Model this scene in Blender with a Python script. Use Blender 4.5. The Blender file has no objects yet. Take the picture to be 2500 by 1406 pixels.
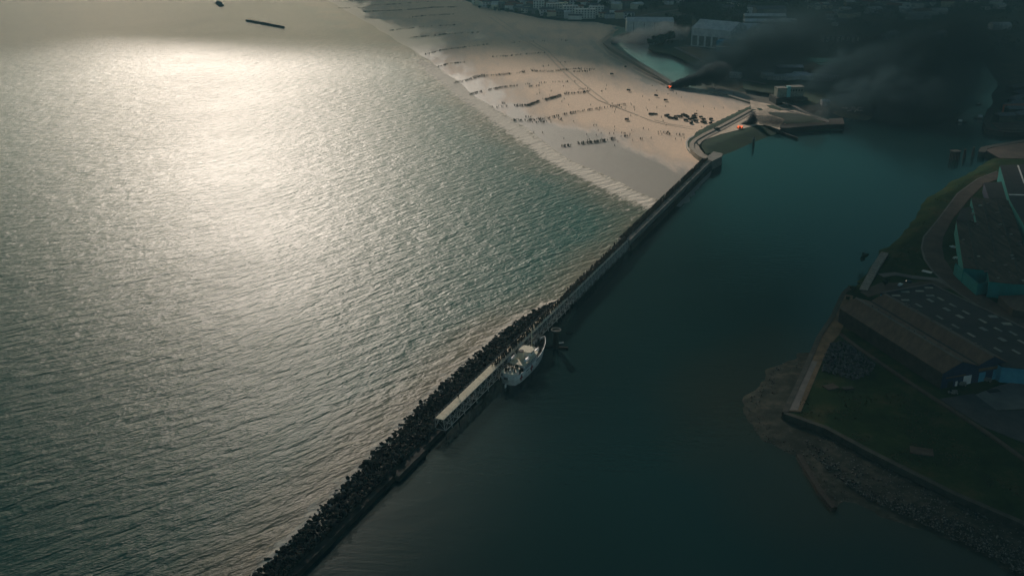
import bpy, bmesh, math, random
import numpy as np
from mathutils import Vector, Matrix, noise as mnoise
R = math.radians
rnd = random.Random(7)
C = bpy.context.scene.collection
sc = bpy.context.scene

# ------------------------------------------------------------------ camera, sky, sun, exposure
F, PITCH, H = 2500.0, R(22), 200.0
cam = bpy.data.cameras.new('camera'); cam_o = bpy.data.objects.new('camera', cam); C.objects.link(cam_o)
cam_o.location = (0, 0, H); cam_o.rotation_euler = (R(90) - PITCH, 0, 0)
cam.sensor_width = 36; cam.lens = 36 * F / 2500; cam.clip_start = 1; cam.clip_end = 60000
sc.camera = cam_o
SUN_EL, SUN_AZ = 22.0, -15.5           # azimuth in degrees east of +Y (negative = left)
sd = Vector((math.sin(R(SUN_AZ)) * math.cos(R(SUN_EL)), math.cos(R(SUN_AZ)) * math.cos(R(SUN_EL)), math.sin(R(SUN_EL))))
sun = bpy.data.lights.new('sun', 'SUN'); sun.energy = 3.0; sun.angle = R(2); sun.color = (1.0, .86, .745)
sun_o = bpy.data.objects.new('sun', sun); C.objects.link(sun_o)
sun_o.rotation_euler = sd.to_track_quat('Z', 'Y').to_euler()
w = bpy.data.worlds.new('World'); sc.world = w; w.use_nodes = True
nt = w.node_tree; nt.nodes.clear()
out = nt.nodes.new('ShaderNodeOutputWorld'); bg = nt.nodes.new('ShaderNodeBackground'); bg.inputs[1].default_value = 0.15
sky = nt.nodes.new('ShaderNodeTexSky'); sky.sky_type = 'NISHITA'; sky.sun_disc = False
sky.sun_elevation = R(SUN_EL); sky.sun_rotation = R(SUN_AZ); sky.dust_density = 1.2; sky.altitude = 100
# heavy cloud cover thins towards the sun: colour of the overcast by direction in the sky
tc = nt.nodes.new('ShaderNodeTexCoord')
dt = nt.nodes.new('ShaderNodeVectorMath'); dt.operation = 'DOT_PRODUCT'
low = Vector((sd.x, sd.y, 0.17)).normalized(); dt.inputs[1].default_value = low
nz = nt.nodes.new('ShaderNodeTexNoise'); nz.inputs['Scale'].default_value = 2.2; nz.inputs['Detail'].default_value = 4
sep = nt.nodes.new('ShaderNodeSeparateXYZ')
ad = nt.nodes.new('ShaderNodeMath'); ad.operation = 'MULTIPLY_ADD'; ad.inputs[1].default_value = 0.22
rp = nt.nodes.new('ShaderNodeValToRGB')
el = rp.color_ramp.elements
el[0].position = 0.0; el[0].color = (.25, .29, .26, 1)  # brighter sky opposite the sun, added to light camera-facing walls
e = el.new(0.5); e.color = (.011, .078, .062, 1)
el[1].position = 1.07; el[1].color = (1.95, 1.8, 1.62, 1)
e = el.new(0.89); e.color = (.042, .150, .128, 1)
e = el.new(0.97); e.color = (.46, .50, .42, 1)
mx = nt.nodes.new('ShaderNodeMixRGB'); mx.blend_type = 'MULTIPLY'; mx.inputs[0].default_value = 1
L = nt.links.new
L(tc.outputs['Generated'], dt.inputs[0]); L(tc.outputs['Generated'], nz.inputs['Vector'])
L(nz.outputs['Fac'], ad.inputs[0]); 
sb = nt.nodes.new('ShaderNodeMath'); sb.operation = 'SUBTRACT'; sb.inputs[1].default_value = 0.11
L(dt.outputs['Value'], sb.inputs[0]); L(sb.outputs[0], ad.inputs[2])
L(ad.outputs[0], rp.inputs[0]); L(sky.outputs[0], mx.inputs[1]); L(rp.outputs[0], mx.inputs[2])
L(mx.outputs[0], bg.inputs[0]); L(bg.outputs[0], out.inputs[0])
vs = sc.view_settings; vs.view_transform = 'Standard'; vs.look = 'None'; vs.exposure = 0.32; vs.gamma = 1; vs.use_curve_mapping = False
cy = sc.cycles; cy.use_denoising = True; cy.max_bounces = 6; cy.diffuse_bounces = 2; cy.glossy_bounces = 2
cy.transmission_bounces = 2; cy.volume_bounces = 0; cy.transparent_max_bounces = 12; cy.caustics_reflective = False
cy.volume_step_rate = 1.5; cy.volume_max_steps = 128; cy.sample_clamp_indirect = 3.0; cy.use_adaptive_sampling = True
cy.adaptive_threshold = 0.02; cy.sample_clamp_direct = 0.0

# ------------------------------------------------------------------ helpers
def P(px, py, z=0.0):
    u = (px - 1250) / F; v = (py - 703) / F
    t = (H - z) / (math.sin(PITCH) + v * math.cos(PITCH))
    return (t * u, t * (math.cos(PITCH) - v * math.sin(PITCH)), z)
def P2(px, py, z=0.0): return P(px, py, z)[:2]
def smooth(a, b, x):
    t = np.clip((x - a) / (b - a), 0, 1); return t * t * (3 - 2 * t)

class MB:
    def __init__(s): s.v = []; s.f = []
    def add(s, vs_, fs):
        o = len(s.v); s.v += [tuple(q) for q in vs_]; s.f += [tuple(i + o for i in f) for f in fs]; return s
    def hexa(s, b, t):            # four bottom corners, four top corners (counter-clockwise)
        return s.add(list(b) + list(t), [(3, 2, 1, 0), (4, 5, 6, 7), (0, 1, 5, 4), (1, 2, 6, 5), (2, 3, 7, 6), (3, 0, 4, 7)])
    def box(s, c, d, ax=0.0):     # centre of the base, full size, rotation about z
        x, y, z = c; a, b, h = d[0] / 2, d[1] / 2, d[2]; ca, sa = math.cos(ax), math.sin(ax)
        q = [(x + i * a * ca - j * b * sa, y + i * a * sa + j * b * ca) for i, j in ((-1, -1), (1, -1), (1, 1), (-1, 1))]
        return s.hexa([(p[0], p[1], z) for p in q], [(p[0], p[1], z + h) for p in q])
    def prism(s, poly, z0, z1):
        n = len(poly)
        if sum(poly[i][0] * poly[(i + 1) % n][1] - poly[(i + 1) % n][0] * poly[i][1] for i in range(n)) < 0: poly = poly[::-1]
        return s.add([(p[0], p[1], z0) for p in poly] + [(p[0], p[1], z1) for p in poly],
                     [tuple(range(n))[::-1], tuple(range(n, 2 * n))] + [(i, (i + 1) % n, n + (i + 1) % n, n + i) for i in range(n)])
    def tube(s, a, b, r, r2=None, n=6):
        a = Vector(a); b = Vector(b); d = b - a
        if d.length < 1e-6: return s
        r2 = r if r2 is None else r2
        t = d.normalized(); u = t.cross(Vector((0, 0, 1)) if abs(t.z) < .95 else Vector((1, 0, 0))).normalized(); v = t.cross(u)
        vs_ = [c + (u * math.cos(2 * math.pi * k / n) + v * math.sin(2 * math.pi * k / n)) * q for c, q in ((a, r), (b, r2)) for k in range(n)]
        return s.add(vs_, [(k, n + k, n + (k + 1) % n, (k + 1) % n) for k in range(n)] + [tuple(range(n)), tuple(range(n, 2 * n))[::-1]])
    def ico(s, c, r, jit=.2, sub=0, sc3=(1, 1, 1), rot=0):
        vs_, fs = ICO[sub]; k = []
        cr, sr = math.cos(rot), math.sin(rot)
        for x, y, z in vs_:
            q = r * (1 + rnd.uniform(-jit, jit)); x, y, z = x * q * sc3[0], y * q * sc3[1], z * q * sc3[2]
            k.append((c[0] + x * cr - y * sr, c[1] + x * sr + y * cr, c[2] + z))
        return s.add(k, fs)
    def build(s, name, m, parent=None, smooth_=False):
        me = bpy.data.meshes.new(name); me.from_pydata(s.v, [], s.f); me.update()
        if smooth_: me.polygons.foreach_set('use_smooth', [True] * len(me.polygons))
        if m: me.materials.append(m)
        o = bpy.data.objects.new(name, me); C.objects.link(o)
        if parent: o.parent = parent; o.matrix_parent_inverse = Matrix.Identity(4)
        return o
def _ico(sub):
    bm = bmesh.new(); bmesh.ops.create_icosphere(bm, subdivisions=sub + 1, radius=1)
    r = [tuple(v.co) for v in bm.verts], [tuple(v.index for v in f.verts) for f in bm.faces]; bm.free(); return r
ICO = [_ico(0), _ico(1), _ico(2), _ico(3)]

def tag(o, label=None, cat=None, group=None, kind=None):
    if label: o['label'] = label
    if cat: o['category'] = cat
    if group: o['group'] = group
    if kind: o['kind'] = kind
    return o
def empty(name, loc=(0, 0, 0), rz=0, **k):
    o = bpy.data.objects.new(name, None); C.objects.link(o); o.location = loc; o.rotation_euler = (0, 0, rz)
    return tag(o, **k)
def kids(o): return [c for c in C.objects if c.parent == o]
def copy_tree(o, tree, parent=None):
    c = o.copy(); C.objects.link(c)
    if parent: c.parent = parent
    for ch, sub in tree: copy_tree(ch, sub, c)
    return c
def tree_of(o):
    return [(c, tree_of(c)) for c in kids(o)]

def mat(name, c1, c2=None, scale=.1, rough=.85, bump=0.0, bscale=1.0, spec=.12, coord='Object', stretch=None, metal=0.0, c3=None, contrast=(.35, .65), detail=6, tex=None):
    m = bpy.data.materials.new(name); m.use_nodes = True; n = m.node_tree; b = n.nodes['Principled BSDF']
    b.inputs['Roughness'].default_value = rough; b.inputs['Specular IOR Level'].default_value = spec; b.inputs['Metallic'].default_value = metal
    b.inputs['Base Color'].default_value = (*c1, 1)
    if c2 is None and not bump: return m
    t = n.nodes.new('ShaderNodeTexCoord'); mp = n.nodes.new('ShaderNodeMapping'); n.links.new(t.outputs[coord], mp.inputs[0])
    if tex: mp.vector_type = 'TEXTURE'; mp.inputs['Scale'].default_value = (tex[0], tex[1], 1); mp.inputs['Rotation'].default_value = (0, 0, tex[2])
    if stretch: mp.inputs['Scale'].default_value = stretch[:3]; mp.inputs['Rotation'].default_value = (0, 0, stretch[3] if len(stretch) > 3 else 0)
    if c2 is not None:
        z = n.nodes.new('ShaderNodeTexNoise'); z.inputs['Scale'].default_value = scale; z.inputs['Detail'].default_value = detail; z.inputs['Roughness'].default_value = .65
        r = n.nodes.new('ShaderNodeValToRGB'); r.color_ramp.elements[0].color = (*c1, 1); r.color_ramp.elements[1].color = (*c2, 1)
        r.color_ramp.elements[0].position, r.color_ramp.elements[1].position = contrast
        if c3: q = r.color_ramp.elements.new(sum(contrast) / 2); q.color = (*c3, 1)
        n.links.new(mp.outputs[0], z.inputs[0]); n.links.new(z.outputs['Fac'], r.inputs[0]); n.links.new(r.outputs[0], b.inputs['Base Color'])
    if bump:
        z2 = n.nodes.new('ShaderNodeTexNoise'); z2.inputs['Scale'].default_value = bscale; z2.inputs['Detail'].default_value = 5
        bp = n.nodes.new('ShaderNodeBump'); bp.inputs['Distance'].default_value = bump
        n.links.new(mp.outputs[0], z2.inputs[0]); n.links.new(z2.outputs['Fac'], bp.inputs['Height']); n.links.new(bp.outputs[0], b.inputs['Normal'])
    return m

M = {}
M['rock'] = mat('basalt rock', (.003, .006, .006), (.030, .034, .028), .45, .9, .15, 1.5, spec=.06)
M['slab'] = mat('wet concrete slab', (.018, .022, .018), (.05, .05, .04), .25, .8, .05, 1.5)
M['wall'] = mat('weathered concrete', (.10, .11, .10), (.22, .21, .18), .35, .85, .04, 1.2)
M['deck'] = mat('pale deck planks', (.66, .56, .40), (.85, .76, .58), .6, .8, .02, 2)
M['pile'] = mat('dark tarred timber', (.012, .012, .010), (.035, .03, .024), 1.0, .85)
M['steel'] = mat('pale painted lattice', (.34, .34, .31), (.52, .5, .45), 1.2, .6)
M['white'] = mat('weathered white paint', (.46, .45, .42), (.78, .77, .73), .5, .5, spec=.4, contrast=(.3, .6))
M['cream'] = mat('cream paint', (.55, .50, .36), (.68, .62, .48), .8, .6)
M['shipdeck'] = mat('ship deck', (.05, .05, .045), (.12, .11, .09), .9, .8)
M['red'] = mat('red paint', (.30, .012, .012), (.22, .015, .015), 1.5, .6)
M['dark'] = mat('dark opening', (.01, .012, .013), None, rough=.5)
M['glass'] = mat('window glass', (.015, .02, .025), None, rough=.15, spec=.6)
M['cloth'] = mat('khaki wool', (.010, .009, .007), (.04, .034, .024), 1.2, .95, coord='Object')
M['beachcloth'] = mat('sand dusted khaki', (.045, .037, .026), (.11, .09, .065), .5, .95)
M['skinny'] = mat('truck canvas', (.04, .037, .03), (.10, .09, .07), .8, .9)
M['tyre'] = mat('tyre rubber', (.012, .012, .012), None, rough=.9)
M['grass'] = mat('rough grass', (.005, .015, .005), (.062, .052, .024), .07, .95, .2, .8, spec=.02, c3=(.016, .036, .010), contrast=(.3, .72), detail=12)
M['bank'] = mat('grassy embankment', (.008, .028, .016), (.016, .05, .024), .05, .95, .2, .5, spec=.1)
M['dirt'] = mat('dirt road', (.045, .035, .028), (.085, .066, .05), .12, .9, .03, 1)
M['ochre'] = mat('ochre gravel quay', (.055, .042, .022), (.16, .11, .06), .15, .9, .05, 1)
M['asphalt'] = mat('asphalt', (.035, .037, .04), (.06, .06, .06), .2, .85)
M['yard'] = mat('concrete yard', (.09, .085, .08), (.15, .14, .125), .12, .85)
M['brownroof'] = mat('rusty brown corrugated roof', (.07, .046, .033), (.145, .098, .066), .4, .8, .04, 1.4, c3=(.10, .068, .048), tex=(1.0, 5.0, R(-38)), contrast=(.3, .7), detail=9)
M['darkroof'] = mat('black felt roof', (.020, .022, .024), (.038, .038, .038), .1, .75, .02, .8)
M['moss'] = mat('mossy factory roof', (.008, .011, .008), (.075, .062, .045), .35, .85, .04, 1.2, stretch=(1, .15, 1, .35))
M['turq'] = mat('turquoise cladding', (.004, .15, .14), (.008, .21, .20), .2, .6)
M['navy'] = mat('navy blue cladding', (.012, .02, .05), (.02, .035, .08), .3, .6)
M['blueshed'] = mat('blue cladding', (.04, .20, .30), (.06, .28, .38), .2, .6)
M['palewall'] = mat('pale rendered wall', (.5, .5, .46), (.72, .7, .64), .3, .8)
M['palegrey'] = mat('light grey metal roof', (.42, .43, .43), (.64, .63, .6), .2, .6)
M['redroof'] = mat('red tile roof', (.20, .07, .045), (.28, .11, .07), .3, .8)
M['greyroof'] = mat('slate roof', (.07, .08, .09), (.13, .13, .13), .3, .8)
M['skylight'] = mat('translucent skylight', (.07, .09, .10), (.30, .28, .22), .12, .4)
M['timber'] = mat('trunk bark', (.03, .025, .02), None)
M['foliage'] = mat('foliage', (.010, .026, .016), (.035, .065, .035), .5, .95, spec=.1)
M['orange'] = mat('orange awning', (.45, .10, .03), None)
M['mud'] = mat('mud flat', (.014, .018, .014), (.058, .056, .043), .22, .75, .1, .7, c3=(.026, .030, .023), spec=.02)
M['rubble'] = mat('broken stone', (.010, .014, .012), (.26, .26, .23), 1.3, .9, contrast=(.45, .75))
M['pebble'] = mat('pale stone revetment', (.13, .12, .10), (.26, .24, .20), .8, .9, .1, 2)
M['breakw'] = mat('offshore breakwater stone', (.05, .075, .08), (.09, .11, .105), .2, .9)

# --- sand: dry / damp by noise and by distance from the tide line
def sand_material():
    m = bpy.data.materials.new('beach sand'); m.use_nodes = True; n = m.node_tree; b = n.nodes['Principled BSDF']; A = n.nodes.new; K = n.links.new
    at = A('ShaderNodeAttribute'); at.attribute_name = 'shore'
    geo = A('ShaderNodeTexCoord'); mp = A('ShaderNodeMapping'); mp.inputs['Rotation'].default_value = (0, 0, R(24)); mp.inputs['Scale'].default_value = (.35, .08, 1)
    K(geo.outputs['Object'], mp.inputs[0])
    z = A('ShaderNodeTexNoise'); z.inputs['Scale'].default_value = .16; z.inputs['Detail'].default_value = 8; z.inputs['Roughness'].default_value = .6; K(mp.outputs[0], z.inputs[0])
    # height above the water + noise -> dampness
    s1 = A('ShaderNodeMath'); s1.operation = 'MULTIPLY_ADD'; K(z.outputs['Fac'], s1.inputs[0]); s1.inputs[1].default_value = .9; K(at.outputs['Fac'], s1.inputs[2])
    r = A('ShaderNodeValToRGB'); r.color_ramp.elements[0].position = .55; r.color_ramp.elements[0].color = (.27, .235, .195, 1)
    r.color_ramp.elements[1].position = 1.0; r.color_ramp.elements[1].color = (.74, .54, .38, 1)
    q = r.color_ramp.elements.new(.68); q.color = (.50, .40, .31, 1)
    K(s1.outputs[0], r.inputs[0])
    z3 = A('ShaderNodeTexNoise'); z3.inputs['Scale'].default_value = .5; z3.inputs['Detail'].default_value = 8; K(geo.outputs['Object'], z3.inputs[0])
    mm = A('ShaderNodeMixRGB'); mm.blend_type = 'MULTIPLY'; mm.inputs[0].default_value = .35
    r3 = A('ShaderNodeValToRGB'); r3.color_ramp.elements[0].position = .3; r3.color_ramp.elements[0].color = (.62, .6, .58, 1); r3.color_ramp.elements[1].position = .6
    K(z3.outputs['Fac'], r3.inputs[0]); K(r.outputs[0], mm.inputs[1]); K(r3.outputs[0], mm.inputs[2]); K(mm.outputs[0], b.inputs['Base Color'])
    rr = A('ShaderNodeMapRange'); rr.inputs['From Min'].default_value = .5; rr.inputs['From Max'].default_value = .8; rr.inputs['To Min'].default_value = .5; rr.inputs['To Max'].default_value = .95
    K(s1.outputs[0], rr.inputs[0]); K(rr.outputs[0], b.inputs['Roughness']); b.inputs['Specular IOR Level'].default_value = .4
    z2 = A('ShaderNodeTexNoise'); z2.inputs['Scale'].default_value = .35; z2.inputs['Detail'].default_value = 6; K(geo.outputs['Object'], z2.inputs[0])
    bp = A('ShaderNodeBump'); bp.inputs['Distance'].default_value = .12; K(z2.outputs['Fac'], bp.inputs['Height']); K(bp.outputs[0], b.inputs['Normal'])
    return m
M['sand'] = sand_material()
M['drysand'] = mat('trampled dry sand', (.30, .25, .19), (.62, .50, .38), .12, .95, .1, .6, contrast=(.3, .6), detail=10)

def water_material(name, deep, shallow, calm, foam=True):
    m = bpy.data.materials.new(name); m.use_nodes = True; n = m.node_tree; b = n.nodes['Principled BSDF']; A = n.nodes.new; K = n.links.new
    at = A('ShaderNodeAttribute'); at.attribute_name = 'shore'
    geo = A('ShaderNodeTexCoord')
    def wave(scale, rot, sx, sy, det, amp, dist=0.0):
        mp = A('ShaderNodeMapping'); mp.vector_type = 'TEXTURE'; mp.inputs['Rotation'].default_value = (0, 0, rot); mp.inputs['Scale'].default_value = (sx, sy, 1)
        K(geo.outputs['Object'], mp.inputs[0])
        z = A('ShaderNodeTexNoise'); z.inputs['Scale'].default_value = scale; z.inputs['Detail'].default_value = det; z.inputs['Roughness'].default_value = .55
        z.inputs['Distortion'].default_value = dist; K(mp.outputs[0], z.inputs[0])
        q = A('ShaderNodeMath'); q.operation = 'MULTIPLY'; q.inputs[1].default_value = amp; K(z.outputs['Fac'], q.inputs[0]); return q
    parts = ([wave(1, R(40), 17, 4.9, 3, 1.3, .4), wave(1, R(48), 6, 2.0, 3, .6, .2), wave(1, R(25), 1.6, .8, 2, .26)] if not calm else
             [wave(1, R(-8), 14, 3.0, 3, .05), wave(1, R(10), 3, .9, 2, .016)])
    cur = parts[0]
    for q in parts[1:]:
        s = A('ShaderNodeMath'); s.operation = 'ADD'; K(cur.outputs[0], s.inputs[0]); K(q.outputs[0], s.inputs[1]); cur = s
    bp = A('ShaderNodeBump'); bp.inputs['Distance'].default_value = 1.0; bp.inputs['Strength'].default_value = 1.0
    gm = A('ShaderNodeMapping'); gm.vector_type = 'TEXTURE'; gm.inputs['Rotation'].default_value = (0, 0, R(30)); gm.inputs['Scale'].default_value = (110, 75, 1) if not calm else (120, 30, 1); K(geo.outputs['Object'], gm.inputs[0])
    gn = A('ShaderNodeTexNoise'); gn.inputs['Scale'].default_value = 1; gn.inputs['Detail'].default_value = 4; K(gm.outputs[0], gn.inputs[0])
    gr = A('ShaderNodeMapRange'); gr.inputs['From Min'].default_value = .3; gr.inputs['From Max'].default_value = .7; gr.inputs['To Min'].default_value = .82 if not calm else .25; gr.inputs['To Max'].default_value = 1.18 if not calm else 1.9; K(gn.outputs['Fac'], gr.inputs[0])
    gx = A('ShaderNodeMath'); gx.operation = 'MULTIPLY'; K(cur.outputs[0], gx.inputs[0]); K(gr.outputs[0], gx.inputs[1])
    K(gx.outputs[0], bp.inputs['Height']); K(bp.outputs[0], b.inputs['Normal'])
    b.inputs['IOR'].default_value = 1.33; b.inputs['Specular IOR Level'].default_value = 0.098 if not calm else .30; b.inputs['Roughness'].default_value = .35 if not calm else .16
    r = A('ShaderNodeValToRGB'); e = r.color_ramp.elements; e[0].position = 0.0; e[0].color = (*shallow, 1); e[1].position = .5; e[1].color = (*deep, 1)
    zz = A('ShaderNodeTexNoise'); zz.inputs['Scale'].default_value = .02; zz.inputs['Detail'].default_value = 5; K(geo.outputs['Object'], zz.inputs[0])
    ma = A('ShaderNodeMath'); ma.operation = 'MULTIPLY_ADD'; ma.inputs[1].default_value = .012; K(at.outputs['Fac'], ma.inputs[0])
    mb_ = A('ShaderNodeMath'); mb_.operation = 'MULTIPLY_ADD'; mb_.inputs[1].default_value = .45; mb_.inputs[2].default_value = -.25; K(zz.outputs['Fac'], mb_.inputs[0]); K(mb_.outputs[0], ma.inputs[2])
    K(ma.outputs[0], r.inputs[0])
    col = r.outputs[0]
    if foam:
        # broken foam: strong within a few metres of sand or rock, scattered whitecaps nearer shore
        mp = A('ShaderNodeMapping'); mp.vector_type = 'TEXTURE'; mp.inputs['Rotation'].default_value = (0, 0, R(60)); mp.inputs['Scale'].default_value = (9, 3.5, 1); K(geo.outputs['Object'], mp.inputs[0])
        zf = A('ShaderNodeTexNoise'); zf.inputs['Scale'].default_value = 1; zf.inputs['Detail'].default_value = 6; zf.inputs['Roughness'].default_value = .68; K(mp.outputs[0], zf.inputs[0])
        fa = A('ShaderNodeAttribute'); fa.attribute_name = 'foam'
        th = A('ShaderNodeMath'); th.operation = 'MULTIPLY_ADD'; th.inputs[1].default_value = .42; K(fa.outputs['Fac'], th.inputs[0]); K(zf.outputs['Fac'], th.inputs[2])
        fr = A('ShaderNodeMapRange'); fr.inputs['From Min'].default_value = .70; fr.inputs['From Max'].default_value = .86; K(th.outputs[0], fr.inputs[0])
        mx = A('ShaderNodeMixRGB'); K(fr.outputs[0], mx.inputs[0]); K(col, mx.inputs[1]); mx.inputs[2].default_value = (.62, .56, .47, 1); col = mx.outputs[0]
        rr = A('ShaderNodeMapRange'); rr.inputs['To Min'].default_value = .38; rr.inputs['To Max'].default_value = .8; K(fr.outputs[0], rr.inputs[0]); K(rr.outputs[0], b.inputs['Roughness'])
    K(col, b.inputs['Base Color'])
    return m
M['sea'] = water_material('open sea water', (.003, .078, .064), (.17, .14, .09), False)
M['harbour'] = water_material('sheltered harbour water', (.003, .019, .019), (.016, .022, .015), True, False)

# ------------------------------------------------------------------ polylines of the coast (photo pixel -> ground)
SHORE_PX = [(1660, 510), (1560, 470), (1400, 393), (1250, 293), (1150, 225), (1070, 163), (1005, 122), (930, 75), (860, 35), (780, -10), (640, -80), (400, -160), (100, -220)]
SHORE = [P2(*q) for q in SHORE_PX]
def seg_dist(X, Y, line):
    d = np.full(X.shape, 1e9); sg = np.ones(X.shape)
    for (ax, ay), (bx, by) in zip(line[:-1], line[1:]):
        vx, vy = bx - ax, by - ay; l2 = vx * vx + vy * vy
        t = np.clip(((X - ax) * vx + (Y - ay) * vy) / l2, 0, 1); dx, dy = X - ax - t * vx, Y - ay - t * vy
        q = np.hypot(dx, dy); cr = (vx * (Y - ay) - vy * (X - ax)); m_ = q < d - 1e-9
        d = np.where(m_, q, d); sg = np.where(m_, np.sign(cr), sg)
    return d, sg
def inside(X, Y, poly):
    r = np.zeros(X.shape, bool); n = len(poly); j = n - 1
    for i in range(n):
        (xi, yi), (xj, yj) = poly[i], poly[j]
        r ^= ((yi > Y) != (yj > Y)) & (X < (xj - xi) * (Y - yi) / ((yj - yi) or 1e-9) + xi); j = i
    return r
def fbm(X, Y, s, seed=0):
    o = np.zeros(X.size); x = X.ravel(); y = Y.ravel()
    for i in range(X.size): o[i] = mnoise.fractal(Vector((x[i] * s + seed, y[i] * s - seed, seed)), 1.0, 2.0, 3)
    return o.reshape(X.shape)
def grid_mesh(name, X, Y, Z, m, keep=None, attrs=None, smooth_=True, strict=False):
    ny, nx = X.shape; idx = np.arange(nx * ny).reshape(ny, nx)
    q = np.stack([idx[:-1, :-1], idx[:-1, 1:], idx[1:, 1:], idx[1:, :-1]], -1).reshape(-1, 4)
    if keep is not None:
        k = (keep[:-1, :-1] & keep[:-1, 1:] & keep[1:, 1:] & keep[1:, :-1]).ravel() if strict else (keep[:-1, :-1] | keep[:-1, 1:] | keep[1:, 1:] | keep[1:, :-1]).ravel(); q = q[k]
    used = np.unique(q); re = -np.ones(nx * ny, int); re[used] = np.arange(len(used)); q = re[q]
    co = np.stack([X.ravel(), Y.ravel(), Z.ravel()], -1)[used]
    me = bpy.data.meshes.new(name); me.vertices.add(len(co)); me.vertices.foreach_set('co', co.astype(np.float32).ravel())
    me.loops.add(q.size); me.loops.foreach_set('vertex_index', q.ravel().astype(np.int32))
    me.polygons.add(len(q)); me.polygons.foreach_set('loop_start', np.arange(0, q.size, 4, dtype=np.int32)); me.polygons.foreach_set('loop_total', np.full(len(q), 4, np.int32))
    me.update(calc_edges=True)
    for k, a in (attrs or {}).items():
        at = me.attributes.new(k, 'FLOAT', 'POINT'); at.data.foreach_set('value', a.ravel()[used].astype(np.float32))
    me.polygons.foreach_set('use_smooth', [smooth_] * len(q)); me.materials.append(m)
    o = bpy.data.objects.new(name, me); C.objects.link(o); return o
def spaced(parts):
    r = []
    for a, b, n in parts: r += list(np.linspace(a, b, n, endpoint=False))
    return np.array(r + [parts[-1][1]])

# mole frame: u along the mole (towards the beach), w across (+ = harbour)
M0 = Vector((65.4, 549.1)); D = Vector((.4072, .9133)).normalized(); N = Vector((D.y, -D.x)); MA = math.atan2(D.y, D.x)
def UW(u, w_, z=0.0): p = M0 + D * u + N * w_; return (p.x, p.y, z)
ROCK_EDGE = [(-1400, -14), (-316, -14), (-258, -16.5), (-209, -20), (-150, -20), (-116, -18.5), (-88, -12.5), (-80, -6), (0, -6), (190, -6)]
def rock_w(u):
    return float(np.interp(u, [a for a, b in ROCK_EDGE], [b for a, b in ROCK_EDGE]))

# --- sea
uu = spaced([(-6000, -1400, 8), (-1400, -400, 40), (-400, 1400, 360), (1400, 2600, 60), (2600, 12000, 16)])
ww = -spaced([(2, 420, 100), (420, 1100, 70), (1100, 2200, 20), (2200, 14000, 14)])
Ug, Wg = np.meshgrid(uu, ww); X = M0.x + D.x * Ug + N.x * Wg; Y = M0.y + D.y * Ug + N.y * Wg
ds, sg = seg_dist(X, Y, SHORE)
rock = np.interp(Ug, [a for a, b in ROCK_EDGE], [b for a, b in ROCK_EDGE])
dr = np.where(Ug < 205, np.maximum(0, rock - Wg), 1e4)
far = smooth(1330, 1080, Y)
foam = np.maximum(np.exp(-(np.abs(ds - 9) / 11) ** 2) * .92, .42 * np.exp(-ds / 38.)) * far
foam = np.maximum(foam, np.exp(-dr / 5.0) * np.where(Ug < -78, 1.0, .3)) ; foam += .19 * np.exp(-ds / 240.) * far
shore = np.minimum(ds * .8, dr * 1.2 + 8)
sea = grid_mesh('sea', X, Y, np.zeros_like(X), M['sea'], attrs={'shore': shore, 'foam': foam}); tag(sea, kind='structure')
# --- harbour water
QUAY_W = [(1974, 862), (1899, 892), (1863, 921), (1839, 961), (1822, 988), (1823, 1036), (1859, 1075), (1887, 1091), (1946, 1115), (2037, 1241), (2088, 1222), (2152, 1249), (2215, 1275), (2274, 1301), (2334, 1336), (2393, 1364), (2452, 1392), (2560, 1440)]
uu = spaced([(-6000, -700, 12), (-700, -400, 20), (-400, 500, 150), (500, 2600, 60), (2600, 12000, 12)])
ww = spaced([(-2, 420, 80), (420, 1100, 40), (1100, 14000, 20)])
Ug, Wg = np.meshgrid(uu, ww); X = M0.x + D.x * Ug + N.x * Wg; Y = M0.y + D.y * Ug + N.y * Wg
dq, _ = seg_dist(X, Y, [P2(*q) for q in QUAY_W])
hw = grid_mesh('harbour_water', X, Y, np.zeros_like(X), M['harbour'], attrs={'shore': dq}); tag(hw, kind='structure')

# --- ground sheets that rise out of the water
WET = [(1530, 425, 80, 80, .40), (1400, 350, 60, 60, .25), (1120, 70, 110, 140, .27), (1250, 95, 90, 70, .2), (900, 20, 160, 260, .12), (1480, 330, 80, 30, .12), (1230, 130, 60, 30, .12)]
def terrain(name, mask_px, edges_px, slope, zmax, m, cell=5., z=0.0, amp=.0, nscale=.02, margin=14., bumpy=0):
    poly = [P2(*q) for q in mask_px]; xs = [p[0] for p in poly]; ys = [p[1] for p in poly]
    gx = np.arange(min(xs) - margin, max(xs) + margin, cell); gy = np.arange(min(ys) - margin, max(ys) + margin, cell)
    X, Y = np.meshgrid(gx, gy); ins = inside(X, Y, poly); d = np.full(X.shape, 1e9)
    for ed in edges_px:
        q, _ = seg_dist(X, Y, [P2(*e_) for e_ in ed]); d = np.minimum(d, q)
    db, _ = seg_dist(X, Y, poly + poly[:1])
    sdv = np.where(ins, d, -np.minimum(d, db)); keep = ins | (db < margin * .8)
    sdn = sdv + (fbm(X, Y, nscale, 3.1) * amp if amp else 0)
    Z = np.clip(sdn * slope, -1.0, zmax) + z + (fbm(X, Y, .15, 8) * bumpy if bumpy else 0)
    wet = np.zeros_like(X)
    if name == 'beach':
        for (a, c, rx, ry, k) in WET:
            q = P2(a, c); wet += k * np.exp(-((X - q[0]) / rx) ** 2 - ((Y - q[1]) / ry) ** 2)
        wet += fbm(X, Y, .006, 21) * .25
    return grid_mesh(name, X, Y, Z, m, keep=keep, attrs={'shore': np.minimum(np.clip(sdv / 125., -1, 3), .62 + .1 * (sdv > 120)) - wet})
BANK = [(1500, 85), (1484, 104), (1640, 203), (1700, 216), (1762, 224), (1830, 246), (1872, 256), (1913, 272), (1992, 284), (2052, 303)]
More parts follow.
